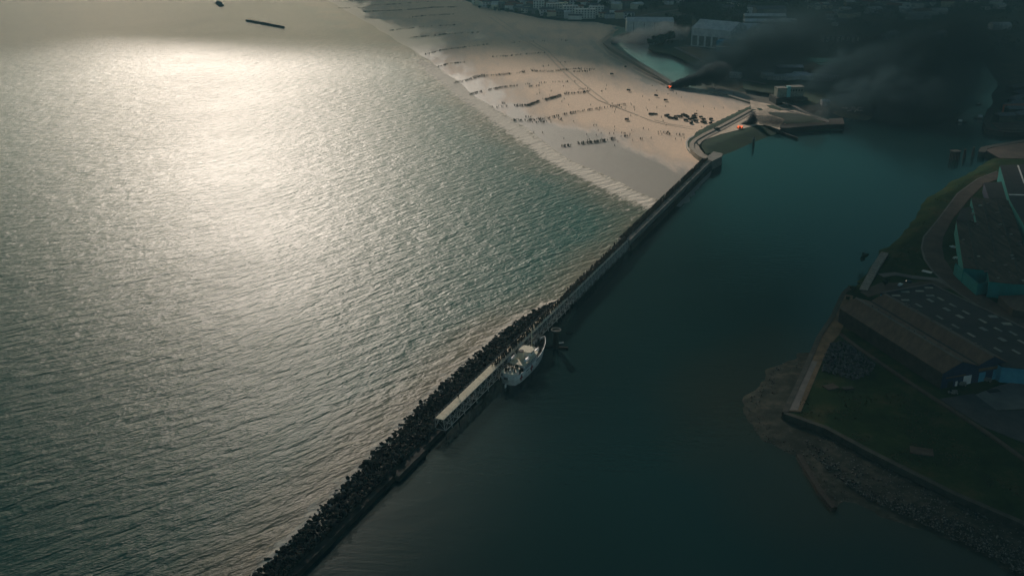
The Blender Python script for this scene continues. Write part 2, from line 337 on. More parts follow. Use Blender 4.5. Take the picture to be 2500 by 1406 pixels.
SAND_PX = SHORE_PX + [(100, -235), (700, -130), (1100, -10), (1171, 17), (1242, 31), (1313, 46), (1370, 54), (1455, 57), (1500, 66)] + BANK[1:7] + [(1890, 285), (1832, 275), (1720, 345), (1715, 392), (1745, 388)]
beach = terrain('beach', SAND_PX, [SHORE_PX, BANK[1:7]], .012, 1.6, M['sand'], cell=5., amp=5., nscale=.012)
tag(beach, kind='structure')
PEN = [(1700, 330), (1760, 300), (1832, 266), (1872, 254), (1913, 270), (1992, 282), (2050, 301), (2058, 319), (1980, 322), (1905, 321), (1895, 326), (1763, 380), (1722, 385), (1695, 352)]
pen = terrain('headland', PEN, [[(1872, 254), (1913, 270), (1992, 282), (2050, 301), (2058, 319), (1980, 322), (1905, 321), (1895, 326), (1763, 380)]], .22, 3.6, M['bank'], cell=3., amp=1.5, nscale=.05, margin=9)
tag(pen, kind='structure')
NORTH = [(1100, -10), (1171, 14), (1242, 28), (1313, 43), (1370, 51), (1455, 54), (1500, 62), (1540, 72), (1600, 84), (1650, 88), (1590, 112), (1580, 118), (1637, 136), (1732, 175), (1737, 195), (1750, 209), (1803, 223), (1847, 229), (1890, 234), (1902, 254), (1953, 267), (2019, 272), (2063, 288), (2125, 297), (2131, 290), (2150, 230), (2200, 175), (2290, 140), (2400, 150), (2436, 200), (2415, 272), (2404, 308), (2420, 325), (2500, 332), (2900, 345), (3600, 200), (4500, -100), (1500, -230), (400, -230), (900, -80)]
north = terrain('mainland', NORTH, [NORTH[6:34]], .16, 3.2, mat('mainland scrub', (.008, .026, .020), (.085, .078, .050), .012, .95, .3, .1, spec=.1, c3=(.020, .044, .032), contrast=(.36, .66), detail=10), cell=9., amp=3., nscale=.02, margin=20)
tag(north, kind='structure')
def sheet(name, px, m, z, kind='structure', world=None, jag=0.0):
    poly = world or [P2(a, b, z) for a, b in px]
    b = MB(); b.prism(poly, z - .35, z)
    return tag(b.build(name, m), kind=kind)
def strip(name, px, width, m, z, kind='structure', thick=.3, world=None, closed=False):
    pts = [Vector(p) for p in (world or [P2(a, b, z) for a, b in px])]; v = []; f = []
    n = len(pts)
    for i, p in enumerate(pts):
        t = (pts[min(n - 1, i + 1)] - pts[max(0, i - 1)]).normalized(); nn = Vector((-t.y, t.x)) * width / 2
        for q, zz in ((p + nn, z), (p - nn, z), (p - nn, z - thick), (p + nn, z - thick)): v.append((q.x, q.y, zz))
    for i in range(n - 1):
        a = 4 * i; f += [(a + k, a + (k + 1) % 4, a + 4 + (k + 1) % 4, a + 4 + k) for k in range(4)]
    f += [(3, 2, 1, 0), (4 * n - 4, 4 * n - 3, 4 * n - 2, 4 * n - 1)]
    b = MB(); b.add(v, f); o = b.build(name, m)
    if kind: o['kind'] = kind
    return o

# ------------------------------------------------------------------ MOLE
# rock armour, concrete toe slab, wall, trestle walkway
b = MB(); u = -520.0
while u < -80:
    e = rock_w(u); k = 0
    w_ = e - rnd.uniform(-.6, 1.4)
    top = -3.2 if u < -225 else -3.6
    while w_ < top:
        t = (w_ - e) / (top - e); z = -.4 + 3.6 * max(0, min(1, t)) ** .8
        r = rnd.uniform(.35, .9) if rnd.random() < .88 else rnd.uniform(1.0, 1.5); b.ico(UW(u + rnd.uniform(-.7, .7), w_, z + rnd.uniform(-.3, .5)), r, .28, 0, (1, rnd.uniform(.6, 1), rnd.uniform(.6, 1)), rnd.uniform(0, 3))
        w_ += rnd.uniform(.75, 1.25)
    u += 1.05
tag(b.build('rock_armour', M['rock']), 'dark heap of broken rock armour along the sea side of the mole', 'rocks', kind='stuff')
mole = empty('harbour_mole', UW(0, 0), label='long straight concrete mole dividing the sea from the harbour', cat='mole')
inv = Matrix.Translation(-Vector(UW(0, 0)))
def under(o, parent):           # world-space mesh -> child of an empty placed at parent.location
    o.data.transform(Matrix.Translation(-Vector(parent.location))); o.parent = parent; return o
b = MB()
def ubox(b, u0, u1, w0, w1, z0, z1):
    return b.hexa([UW(u0, w0, z0), UW(u1, w0, z0), UW(u1, w1, z0), UW(u0, w1, z0)][::-1], [UW(u0, w0, z1), UW(u1, w0, z1), UW(u1, w1, z1), UW(u0, w1, z1)][::-1])
for k in range(22):             # low toe slab, cast in uneven bays
    u0 = -520 + k * 20; wo = rnd.uniform(-.3, .3); zz = rnd.uniform(-.12, .12)
    if 250 < -u0 < 275 : wo = 1.6
    ubox(b, u0 + .1, u0 + 19.9, -4.2, -1.2 + wo, -1, 2.1 + zz); ubox(b, u0 + .15, u0 + 19.85, -4.2 + .1, -3.4, 2.1 + zz, 2.7 + zz)
under(b.build('toe_slab', M['slab']), mole)
b = MB()
ubox(b, -80, 3, -6, -.6, -1, 5.2)
for k in range(13): ubox(b, 3 + k * 15.2, 3 + k * 15.2 + 15.0, -6.2, .6, -1, 6.3 + (k % 2) * .03)
under(b.build('mole_wall', M['wall']), mole)
b = MB()
for k in range(13): ubox(b, 3 + k * 15.2 + .2, 18 + k * 15.2 - .2, .65, 1.9, -1, 3.6)
under(b.build('lower_ledge', M['slab']), mole)
b = MB()
for (w_, h) in ((-6.1, 7.4),):
    for k in range(64): b.tube(UW(3 + k * 3.05, w_, 6.3), UW(3 + k * 3.05, w_, h), .06, n=4)
    b.tube(UW(3, w_, h), UW(196, w_, h), .06, n=4)
under(b.build('handrail', M['pile']), mole)
# pier head: blunt dark end block where the mole meets the revetment
b = MB(); b.prism([P2(1722, 388, 6), P2(1742, 372, 6), P2(1764, 377, 6), P2(1762, 384, 6), P2(1738, 396, 6)], -1, 6.6)
under(b.build('end_block', M['wall']), mole)

def trestle(name, u0, u1, zt, zb, wl, wr, lab, deckm, step=5.0, base_w=.5):
    r = empty(name, UW(u0, 0), label=lab, cat='walkway')
    n = max(1, round((u1 - u0) / step)); st = (u1 - u0) / n
    b = MB(); ubox(b, u0, u1, wl, wr, zt - .25, zt); under(b.build('deck', deckm), r)
    b = MB()
    for w_, wb in ((wr, wr + base_w), (wl, wl - .2)):
        b.tube(UW(u0, w_, zt - .3), UW(u1, w_, zt - .3), .16, n=4); b.tube(UW(u0, wb, zb), UW(u1, wb, zb), .16, n=4)
        zm = (zt + zb) / 2; wm = (w_ + wb) / 2
        if w_ == wr: b.tube(UW(u0, wm, zm), UW(u1, wm, zm), .10, n=4)
        for k in range(n + 1):
            x = u0 + k * st; b.tube(UW(x, w_, zt), UW(x, wb, zb - 1.5), .15, n=4)
            if k < n:
                b.tube(UW(x, w_, zt - .3), UW(x + st, wb, zb), .10, n=4); b.tube(UW(x + st, w_, zt - .3), UW(x, wb, zb), .10, n=4)
    for k in range(n + 1):
        x = u0 + k * st; b.tube(UW(x, wl - .2, zb), UW(x, wr + base_w, zb), .12, n=4); b.tube(UW(x, wl, zt - .3), UW(x, wr + base_w, zb), .09, n=4)
    under(b.build('truss', M['steel']), r)
    b = MB()
    for w_ in (wl + .05, wr - .05):
        for hh in (.55, 1.1): b.tube(UW(u0, w_, zt + hh), UW(u1, w_, zt + hh), .05, n=4)
        for k in range(int((u1 - u0) / 2.5) + 1): b.tube(UW(u0 + k * 2.5, w_, zt), UW(u0 + k * 2.5, w_, zt + 1.12), .055, n=4)
    under(b.build('railing', M['steel']), r)
    for k in range(0, n + 1, 2):
        b = MB(); b.tube(UW(u0 + k * st, wr + base_w, zb), UW(u0 + k * st, wr + base_w + .4, -1.5), .28, n=6)
        under(b.build('pile', M['pile']), r)
    return r
trestle('trestle_walkway', -225, -93, 7.0, 2.4, -3.5, 0, 'white lattice trestle walkway carrying an empty pale deck beside the moored ship', M['deck'], 5.5, .9)
trestle('trestle_walkway', -90, 2, 6.4, 2.6, -3.3, -.3, 'upper lattice trestle walkway packed with people from the rocks to the bare concrete mole', M['deck'], 4.6, .5)

# ------------------------------------------------------------------ PEOPLE
def person_mesh(kind):
    bm = bmesh.new(); J = {}
    def j(n_, co, r): v = bm.verts.new(co); J[n_] = (v, r); return v
    arm = {'stand': ((.28, .02, 1.12), (.30, .10, .86)), 'bag': ((.30, -.03, 1.14), (.20, .22, 1.02)), 'walk': ((.27, -.12, 1.13), (.28, -.02, .88)), 'lean': ((.27, .10, 1.12), (.16, .26, 1.22))}[kind]
    st = {'stand': (.0, .0), 'bag': (.03, -.03), 'walk': (.22, -.20), 'lean': (.05, 0)}[kind]
    pel = j('pelvis', (0, 0, .95), .16); ch = j('chest', (0, .01, 1.32), .18); nk = j('neck', (0, .01, 1.50), .07); hd = j('head', (0, .03, 1.64), .115); tp = j('top', (0, .02, 1.74), .12)
    bm.edges.new((pel, ch)); bm.edges.new((ch, nk)); bm.edges.new((nk, hd)); bm.edges.new((hd, tp))
    for s, q in ((1, st[0]), (-1, st[1])):
        sh = j('s%d' % s, (s * .20, 0, 1.42), .085); el_ = j('e%d' % s, (s * arm[0][0], arm[0][1] * (1 if s > 0 else -.6), arm[0][2]), .06); ha = j('h%d' % s, (s * arm[1][0], arm[1][1] * (1 if s > 0 else .3), arm[1][2]), .05)
        bm.edges.new((ch, sh)); bm.edges.new((sh, el_)); bm.edges.new((el_, ha))
        hp = j('p%d' % s, (s * .10, 0, .88), .12); kn = j('k%d' % s, (s * .11, q * .6 + .03, .50), .085); an = j('a%d' % s, (s * .11, q, .08), .06); to = j('t%d' % s, (s * .12, q + .16, .05), .05)
        bm.edges.new((pel, hp)); bm.edges.new((hp, kn)); bm.edges.new((kn, an)); bm.edges.new((an, to))
    me = bpy.data.meshes.new('person'); bm.verts.index_update(); rad = [(v.index, r) for v, r in J.values()]; bm.to_mesh(me); bm.free()
    o = bpy.data.objects.new('tmp', me); C.objects.link(o); o.modifiers.new('s', 'SKIN')
    for i, r in rad: me.skin_vertices[0].data[i].radius = (r, r * .8)
    me.skin_vertices[0].data[0].use_root = True
    dg = bpy.context.evaluated_depsgraph_get(); ev = bpy.data.meshes.new_from_object(o.evaluated_get(dg)); bpy.data.objects.remove(o)
    ev.name = 'person'; ev.materials.clear(); ev.materials.append(M['cloth']); return ev
PM = [person_mesh(k) for k in ('stand', 'bag', 'walk', 'lean')]
PD = [(np.array([v.co[:] for v in m_.vertices]), [tuple(p.vertices) for p in m_.polygons]) for m_ in PM]
crowd_spots = []        # (x, y, z, rz, where)
def add_person(x, y, z, rz, label, group, k=None):
    m_ = PM[rnd.randrange(4) if k is None else k]; o = bpy.data.objects.new('person', m_); C.objects.link(o)
    s = rnd.uniform(.96, 1.06); o.location = (x, y, z); o.rotation_euler = (0, 0, rz); o.scale = (s, s, s)
    return tag(o, label, 'person', group)
def crowd(name, spots, label, m=None):
    V = []; Fc = []; off = 0
    for x, y, z, rz in spots:
        v, f = PD[rnd.randrange(4)]; c_, s_ = math.cos(rz), math.sin(rz); s = rnd.uniform(.95, 1.08)
        q = np.empty_like(v); q[:, 0] = (v[:, 0] * c_ - v[:, 1] * s_) * s + x; q[:, 1] = (v[:, 0] * s_ + v[:, 1] * c_) * s + y; q[:, 2] = v[:, 2] * s + z
        V.append(q); Fc += [tuple(i + off for i in g) for g in f]; off += len(v)
    me = bpy.data.meshes.new(name); me.from_pydata(np.concatenate(V).tolist(), [], Fc); me.materials.append(m or M['cloth'])
    o = bpy.data.objects.new(name, me); C.objects.link(o); return tag(o, label, 'crowd', kind='stuff')
# queue on the mole: rows of three to five abreast from the ship to the beach
q_near = []; q_far = []
u = -176.0
while u < 196:
    if u < -91: z, a, b_ = 7.0, -2.8, -.3; n_ = 3
    elif u < 2: z, a, b_ = 6.4, -3.3, -.6; n_ = 4
    else: z, a, b_ = 6.33, -5.7, -1.9; n_ = 4
    for k in range(n_):
        if rnd.random() < .82:
            w_ = a + (b_ - a) * (k + .5) / n_ + rnd.uniform(-.25, .25); p = UW(u + rnd.uniform(-.3, .3), w_, z)
            (q_near if len(q_near) < 215 else q_far).append((*p, MA - math.pi / 2 + math.pi + rnd.uniform(-.6, .6)))
    if u < -91 and rnd.random() < .0: pass
    u += .85
for s in q_near: add_person(*s, 'soldier in dark khaki packed in the queue on the lattice walkway above the moored ship', 'soldiers queueing on the walkway beside the ship')
extra = []
for k in range(90):              # a few on the old wall landward of the upper walkway
    u = rnd.uniform(-80, 0); extra.append((*UW(u, rnd.uniform(-5.6, -3.8), 5.2), rnd.uniform(0, 6)))
crowd('crowd', q_far + extra, 'dense column of dark figures crowding the mole up to the beach')
add_person(*UW(-207, -2.7, 7.0), .5, 'lone dark figure at the seaward rail near the bare end of the walkway', 'stragglers on the mole')

# ------------------------------------------------------------------ SHIP
S0 = Vector(P(1217, 926, 0)); SB = Vector(UW(-133.5, 7.6, 0)); ship_rz = MA
ship = empty('hospital_ship', UW(-158.5, 5.3, 0), ship_rz, label='white hospital ship with red crosses moored alongside the lattice walkway', cat='ship')
SCL = .91; ship.scale = (SCL,) * 3; xs_ = [-22.6, -22.2, -21, -19, -16, -12, -7, 0, 6, 11, 15, 18.5, 21, 22.8, 23.9, 24.3]
hb = [1.2, 2.4, 3.4, 4.1, 4.6, 4.85, 4.95, 4.95, 4.8, 4.4, 3.75, 2.9, 2.0, 1.1, .45, .12]
wl_ = [.0, .9, 2.2, 3.3, 4.2, 4.6, 4.75, 4.75, 4.45, 3.8, 2.9, 1.9, 1.1, .4, .12, .05]
shr = [5.2, 5.2, 5.1, 5.0, 4.8, 4.6, 4.45, 4.4, 4.5, 4.75, 5.1, 5.5, 5.8, 6.1, 6.3, 6.4]
b = MB(); rings = []
for x, h_, l_, s_ in zip(xs_, hb, wl_, shr):
    xl = x - (max(0, x - 14) * .22) + (max(0, -19 - x) * .8)
    mid = l_ + (h_ - l_) * .62
    ring = [(xl, 0, -1.2), (xl, l_ * .7, -1.1), (xl, l_, 0), ((x + xl) / 2, mid, s_ * .55), (x, h_, s_), (x, max(.04, h_ - .12), s_), (x, max(.03, h_ - .12), s_ - 1.05)]
    rings.append(ring + [(p[0], -p[1], p[2]) for p in ring[:0:-1]])
n = len(rings[0]); V = [p for r_ in rings for p in r_]
Fs = [(i * n + k, i * n + (k + 1) % n, (i + 1) * n + (k + 1) % n, (i + 1) * n + k) for i in range(len(rings) - 1) for k in range(n) if k != 6]
Fs += [tuple(range(n))[::-1], tuple((len(rings) - 1) * n + k for k in range(n))]
b.add(V, Fs); b.build('hull', M['white'], ship, True)
b = MB()                          # main deck between the bulwarks
dk = [(x, h_ - .11, s_ - 1.05) for x, h_, s_ in zip(xs_, hb, shr) if h_ > .3]
b.add([(x, y, z) for x, y, z in dk] + [(x, -y, z) for x, y, z in dk], [(i, i + 1, len(dk) + i + 1, len(dk) + i)[::-1] for i in range(len(dk) - 1)])
b.build('main_deck', M['shipdeck'], ship)
b = MB()                          # rail cap
for i in range(len(xs_) - 1):
    for s in (1, -1): b.tube((xs_[i], s * (hb[i] - .02), shr[i] + .04), (xs_[i + 1], s * (hb[i + 1] - .02), shr[i + 1] + .04), .13, n=5)
b.build('rail_cap', M['white'], ship)
def outline(x0, x1, half, z0, z1, rx=1.2, b=None, m=MB):
    b = b or MB(); p = []
    for cx_, cy_, a0 in ((x1 - rx, half - rx, 0), (x0 + rx, half - rx, 90), (x0 + rx, -half + rx, 180), (x1 - rx, -half + rx, 270)):
        for k in range(4): a = R(a0 + 30 * k); p.append((cx_ + rx * math.cos(a), cy_ + rx * math.sin(a)))
    return b.prism(p, z0, z1)
sup = outline(-9.5, 6.5, 3.9, 3.3, 6.2).build('superstructure', M['white'], ship)
for s in (1, -1):
    for k in range(9): b = MB(); b.box((-8 + k * 1.65, s * 3.9, 4.6), (.8, .06, .7)); b.build('window', M['glass'], sup)
bd = outline(-10.2, 7.2, 4.35, 6.2, 6.35, 1.4).build('boat_deck', M['cream'], ship)
br = outline(-.5, 5.6, 3.0, 6.35, 8.7, 1.3).build('bridge', M['white'], ship)
for k in range(5): b = MB(); b.box((5.55, -2 + k * 1.0, 7.6), (.1, .75, .7)); b.build('window', M['glass'], br)
for s in (1, -1):
    for k in range(3): b = MB(); b.box((1 + k * 1.5, s * 2.98, 7.6), (.9, .08, .7)); b.build('window', M['glass'], br)
outline(-1.0, 6.0, 3.4, 8.7, 8.85, 1.5).build('bridge_roof', M['cream'], ship)
b = MB(); b.tube((-4.2, 0, 6.35), (-4.6, 0, 10.6), 1.25, 1.15, 14); fn = b.build('funnel', M['cream'], ship, False)
b = MB(); b.tube((-4.6, 0, 10.6), (-4.65, 0, 11.0), 1.22, 1.2, 14); b.build('funnel_top', M['dark'], fn)
outline(-20.6, -13.2, 3.1, 3.6, 6.3, 1.6).build('stern_house', M['white'], ship)
outline(-21.0, -12.6, 3.5, 6.3, 6.42, 1.8).build('stern_deck', M['cream'], ship)
b = MB()
for (x, y) in ((-19, 1.4), (-17.2, -1.2), (-15.4, 1.5), (-18.2, -.1), (-14.4, -1.5)): b.box((x, y, 6.42), (1.0, .8, .75), rnd.uniform(0, 3))
b.build('deck_lockers', M['white'], ship)
def boat(x, y, z, L_, parent):
    b = MB(); st = [(-.5, .05, .75), (-.42, .55, .65), (-.2, .9, .55), (.1, 1.0, .52), (.35, .75, .6), (.5, .05, .85)]; V = []
    for t_, h_, s_ in st:
        V += [(x + t_ * L_, y, z), (x + t_ * L_, y + h_ * .85, z + .35), (x + t_ * L_, y + h_, z + s_ + .2), (x + t_ * L_, y, z + s_ + .55), (x + t_ * L_, y - h_, z + s_ + .2), (x + t_ * L_, y - h_ * .85, z + .35)]
    Fq = [(i * 6 + k, i * 6 + (k + 1) % 6, i * 6 + 6 + (k + 1) % 6, i * 6 + 6 + k) for i in range(5) for k in range(6)] + [(5, 4, 3, 2, 1, 0), (30, 31, 32, 33, 34, 35)]
    b.add(V, Fq); return b.build('lifeboat', M['white'], parent)
for (x, y) in ((-6.0, -3.4), (-6.0, 3.4), (9.6, -1.8)):
    z = 6.9 if x < 8 else 4.6
    lb = boat(x, y, z, 5.6, ship)
    for dx in (-1.9, 1.9): b = MB(); b.tube((x + dx, y + (-1.2 if y < 0 else 1.2) * .2, z - .6), (x + dx, y + (-.9 if y < 0 else .9), z + .5), .09, n=5); b.tube((x + dx, y + (-.9 if y < 0 else .9), z + .5), (x + dx, y, z + 2.0), .07, n=5)
    b.build('davits', M['steel'], lb)
for (x, hgt, boom) in ((8.2, 17.5, 8.5), (-11.6, 13.5, -5.0)):
    b = MB(); b.tube((x, 0, 3.3), (x - .4, 0, hgt), .34, .2, 8); b.tube((x - .35, -1.6, hgt * .72), (x - .35, 1.6, hgt * .72), .08, n=5); ms = b.build('mast', M['cream'], ship)
    b = MB(); b.tube((x, 0, 5.2), (x + boom, 0, hgt * .62), .12, .09, 6); b.build('derrick', M['steel'], ms)
    b = MB()
    for (ex, ey, ez) in ((x + (13 if x > 0 else -8), 0, 6.2), (x - 2, 4.2, 5.5), (x - 2, -4.2, 5.5), (x + 2, 4.2, 5.5), (x + 2, -4.2, 5.5)): b.tube((x - .35, 0, hgt * .93), (ex, ey, ez), .035, n=3)
    b.build('stays', M['dark'], ms)
b = MB(); b.box((13.5, 0, 3.6), (3.6, 3.0, 1.0)); b.build('cargo_hatch', M['shipdeck'], ship)
b = MB(); b.tube((18.6, -.9, 4.9), (18.6, .9, 4.9), .5, n=10); b.box((18.6, 0, 4.3), (1.2, 1.8, .4)); b.build('windlass', M['dark'], ship)
def hull_y(x, z):
    h_ = float(np.interp(x, xs_, hb)); l_ = float(np.interp(x, xs_, wl_)); s_ = float(np.interp(x, xs_, shr)); t_ = z / s_
    return l_ + (h_ - l_) * (.62 * t_ / .55 if t_ < .55 else .62 + .38 * (t_ - .55) / .45)
def plate(x0, x1, z0, z1, m, name, off=.07):
    b = MB()
    for s in (-1,):
        c = [(x0, z0), (x1, z0), (x1, z1), (x0, z1)]
        b.hexa([(x, s * (hull_y(x, z) - .05), z) for x, z in c], [(x, s * (hull_y(x, z) + off), z) for x, z in c])
    return b, name, m
def cross(cx_, cz, a, t_):
    o = [(cx_ + x, cz + z) for x, z in ((-t_, -a), (t_, -a), (t_, -t_), (a * .8, -t_), (a * .8, t_), (t_, t_), (t_, a), (-t_, a), (-t_, t_), (-a * .8, t_), (-a * .8, -t_), (-t_, -t_))]
    for s in (-1, 1):
        b = MB(); r = [[(x, s * (hull_y(x, z) + q), z) for x, z in o] for q in (-.05, .07)]; n = 12
        b.add(r[0] + r[1], [(0, 1, 2, 11), (3, 4, 9, 10), (5, 6, 7, 8), (2, 3, 10, 11), (4, 5, 8, 9)] + [tuple(n + i for i in f) for f in ((0, 1, 2, 11), (3, 4, 9, 10), (5, 6, 7, 8), (2, 3, 10, 11), (4, 5, 8, 9))] + [(i, (i + 1) % n, n + (i + 1) % n, n + i) for i in range(n)])
        b.build('red_cross', M['red'], ship)
cross(-3.4, 2.6, 1.9, .48); cross(-15.0, 2.5, 1.6, .42)
for x0, x1 in ((2.0, 6.8), (-9.8, -6.4)):
    b = MB(); c = [(x0, 3.3), (x1, 3.3), (x1, 3.85), (x0, 3.85)]
    for s in (-1, 1): b.hexa([(x, s * (hull_y(x, z) - .05), z) for x, z in c], [(x, s * (hull_y(x, z) + .05), z) for x, z in c])
    b.build('hull_opening', M['dark'], ship)
b = MB()
for s in (-1, 1): 
    for k in range(10): x = -13 + k * 3.1; b.tube((x, s * (hull_y(x, 2.4) - .02), 1.7), (x, s * (hull_y(x, 2.4) + .05), 1.7), .17, n=8)
b.build('porthole', M['dark'], ship)
b = MB(); b.hexa([(-23.2, -.12, -1), (-21.6, -.12, -1), (-21.6, .12, -1), (-23.2, .12, -1)], [(-23.6, -.12, 1.6), (-22.0, -.12, 1.9), (-22.0, .12, 1.9), (-23.6, .12, 1.6)]); b.build('rudder', M['white'], ship)
# people on board
def ship_pt(x, y, z): c_, s_ = math.cos(ship_rz), math.sin(ship_rz); l_ = ship.location; x *= SCL; y *= SCL; return (l_.x + x * c_ - y * s_, l_.y + x * s_ + y * c_, z * SCL)
GS = 'soldiers crowded on the hospital ship'
for k in range(34):
    x = rnd.uniform(11.5, 20.5); hw_ = float(np.interp(x, xs_, hb)) - .8; y = rnd.uniform(-hw_, hw_)
    if 11.6 < x < 15.4 and abs(y) < 1.6: y = math.copysign(rnd.uniform(1.9, max(2.0, hw_)), y)
    if abs(x - 18.6) < .9: x += 1.6
    z = float(np.interp(x, xs_, shr)) - 1.05; add_person(*ship_pt(x, y, z), rnd.uniform(0, 6.3), 'soldier in dark khaki standing on the open foredeck of the white ship', 'soldiers on the ship foredeck')
for k in range(26): add_person(*ship_pt(rnd.uniform(-20.2, -13.2), rnd.uniform(-2.9, 2.9), 6.42), rnd.uniform(0, 6.3), 'soldier in dark khaki standing on the stern deck of the white ship', 'soldiers on the ship stern deck')
for k in range(22):
    x = rnd.uniform(-12.3, -10.4); add_person(*ship_pt(x, rnd.uniform(-3.8, 3.8), 3.55), rnd.uniform(0, 6.3), 'soldier in dark khaki in the well deck of the ship behind the funnel', 'soldiers in the ship well deck')
# gangways from the walkway to the ship
for u, x in ((-150, 2), (-162, -10)):
    g = MB(); a = Vector(UW(u, -.1, 7.02)); c = Vector(ship_pt(x, 4.2, 6.4)); t = (c - a).normalized(); s_ = Vector((-t.y, t.x, 0)).normalized() * .5
    g.hexa([a - s_ + Vector((0, 0, -.1)), c - s_ + Vector((0, 0, -.1)), c + s_ + Vector((0, 0, -.1)), a + s_ + Vector((0, 0, -.1))], [a - s_, c - s_, c + s_, a + s_])
    for q in (-1, 1): g.tube(a + s_ * q + Vector((0, 0, .9)), c + s_ * q + Vector((0, 0, .9)), .04, n=4)
    tag(g.build('gangway', M['steel']), 'short gangway from the walkway to the %s of the ship' % ('bridge' if x > 0 else 'well deck'), 'gangway')

# mooring dolphin, pontoons
d0 = P(1357, 850, 0); dol = empty('mooring_dolphin', d0, label='round topped mooring dolphin standing in the water ahead of the ship bow', cat='dolphin')
b = MB(); b.tube((0, 0, -2), (0, 0, 8.2), 1.3, 1.3, 12); b.build('column', M['pile'], dol)
b = MB(); b.tube((0, 0, 8.2), (0, 0, 8.9), 2.0, 2.2, 16); b.build('platform', M['slab'], dol)
b = MB()
for k in range(20):
    a, c = k * 2 * math.pi / 20, (k + 1) * 2 * math.pi / 20
    b.tube((2.1 * math.cos(a), 2.1 * math.sin(a), 9.15), (2.1 * math.cos(c), 2.1 * math.sin(c), 9.15), .28, n=6)
b.build('rim', M['wall'], dol)
b = MB(); b.tube((-9, 1.5, .4), (5.5, -.8, .5), .45, n=6); b.build('fender_boom', M['pile'], dol)
def small_boat(px, py, L_, m, lab, ang=0, z=0, group=None, cabin=True, cat='boat', name='small_boat'):
    r = empty(name, P(px, py, z), ang, label=lab, cat=cat, group=group)
    st = [(-.5, .20, .30), (-.35, .26, .28), (0, .28, .27), (.3, .2, .32), (.5, .02, .42)]; b = MB(); V = []
    for t_, h_, s_ in st: V += [(t_ * L_, 0, -.3), (t_ * L_, h_ * .8 * L_ * .5, .02), (t_ * L_, h_ * L_ * .5, s_ * L_ * .35), (t_ * L_, -h_ * L_ * .5, s_ * L_ * .35), (t_ * L_, -h_ * .8 * L_ * .5, .02)]
    b.add(V, [(i * 5 + k, i * 5 + (k + 1) % 5, i * 5 + 5 + (k + 1) % 5, i * 5 + 5 + k) for i in range(4) for k in range(5)] + [(4, 3, 2, 1, 0), (20, 21, 22, 23, 24)])
    b.build('hull', m, r)
    if cabin: b = MB(); b.box((-.08 * L_, 0, .25 * L_ * .35), (.3 * L_, .18 * L_, .16 * L_)); b.build('cabin', M['white'], r)
    return r
small_boat(1368, 838, 3.4, M['palewall'], 'small pale float beside the mooring dolphin', .2, cabin=False, name='mooring_float', cat='float')
small_boat(1390, 814, 3.0, M['slab'], 'small dark float drifting beyond the mooring dolphin', -.4, cabin=False, name='mooring_float', cat='float')

# ------------------------------------------------------------------ REVETMENT, ROADS, EMBANKMENTS
ZL = 3.9
REV = [(1722, 386), (1712, 381), (1700, 372), (1690, 361), (1689, 350), (1697, 341), (1715, 330), (1745, 315), (1785, 294), (1832, 268)]
M['sandwall'] = mat('sandy concrete', (.22, .19, .15), (.36, .31, .25), .4, .85)
rv = empty('revetment', P(1700, 350), label='curved pale concrete revetment between the beach and the grassy headland', cat='sea wall')
under(strip('wall_crest', REV, 3.4, M['sandwall'], ZL + .9, None, 5.5), rv)
under(strip('upper_road', [(x + 14 - i * .6, y + 3) for i, (x, y) in enumerate(REV[1:])], 4.0, M['sandwall'], ZL + .2, None, 2.5), rv)
KERB = [(1714, 393), (1712, 388), (1702, 380), (1685, 369), (1677, 357), (1676, 347), (1682, 338), (1693, 332)]
kw = strip('toe_kerb', KERB, 1.4, mat('pale toe kerb', (.38, .36, .32), (.5, .46, .4), .5), 2.4, None, 2.8); kw = under(kw, rv)
bt = strip('grass_berm', [((a[0] + c[0]) / 2, (a[1] + c[1]) / 2) for a, c in zip(KERB, [(1718, 389), (1708, 383), (1696, 373), (1687, 362), (1686, 351), (1691, 342), (1703, 334), (1712, 329)])], 4.0, M['bank'], 2.3, None, 2.5); under(bt, rv)
w1 = strip('channel_embankment', [(1540, 78), (1510, 87), (1490, 97), (1480, 105), (1500, 119), (1550, 148), (1600, 178), (1645, 205)], 7, M['pebble'], 3.6, None, 4); tag(w1, 'long stone embankment between the beach and the marsh channel', 'embankment')
w2 = strip('embankment_path', [(1540, 80), (1512, 88), (1494, 98), (1487, 106), (1506, 120), (1556, 149), (1606, 179), (1648, 206)], 2.6, M['wall'], 3.75, 'structure', .3)
w3 = strip('low_bank', [(1655, 208), (1700, 218), (1762, 227), (1830, 248), (1872, 259)], 3.6, M['sandwall'], 1.75, 'structure', 1.8)
for px in ([(1912, 250), (1935, 257), (1985, 283), (2045, 303)], [(1880, 262), (1930, 272), (1975, 285), (2030, 300)]):
    strip('path', px, 3.2, M['yard'], ZL - .1, 'structure', .6)
Z7 = lambda a, b_: (1587 + a / 4.42, 146 + b_ / 4.42)
sheet('sandy_platform', [Z7(*q) for q in ((505, 850), (560, 800), (800, 690), (1080, 560), (1150, 540), (1270, 560), (1290, 590), (1440, 640), (1480, 670), (1400, 755), (1260, 705), (1150, 705), (1000, 745), (760, 805), (530, 885))], M['drysand'], ZL - .12)
sheet('sandy_strip', [Z7(*q) for q in ((1080, 440), (1280, 478), (1440, 550), (1560, 545), (1700, 590), (1950, 668), (1740, 606), (1500, 572), (1272, 566), (1150, 538), (1090, 530))], M['drysand'], ZL - .14)
sheet('rubble_patch', [Z7(*q) for q in ((1140, 600), (1300, 605), (1440, 645), (1470, 680), (1380, 735), (1180, 695))], mat('trampled rubble ground', (.05, .045, .035), (.30, .26, .19), .25, .9, contrast=(.4, .7)), ZL - .08)
sheet('scrub_patch', [Z7(*q) for q in ((1280, 580), (1500, 576), (1740, 608), (1800, 645), (1700, 672), (1430, 690), (1455, 645))], M['bank'], ZL - .06)
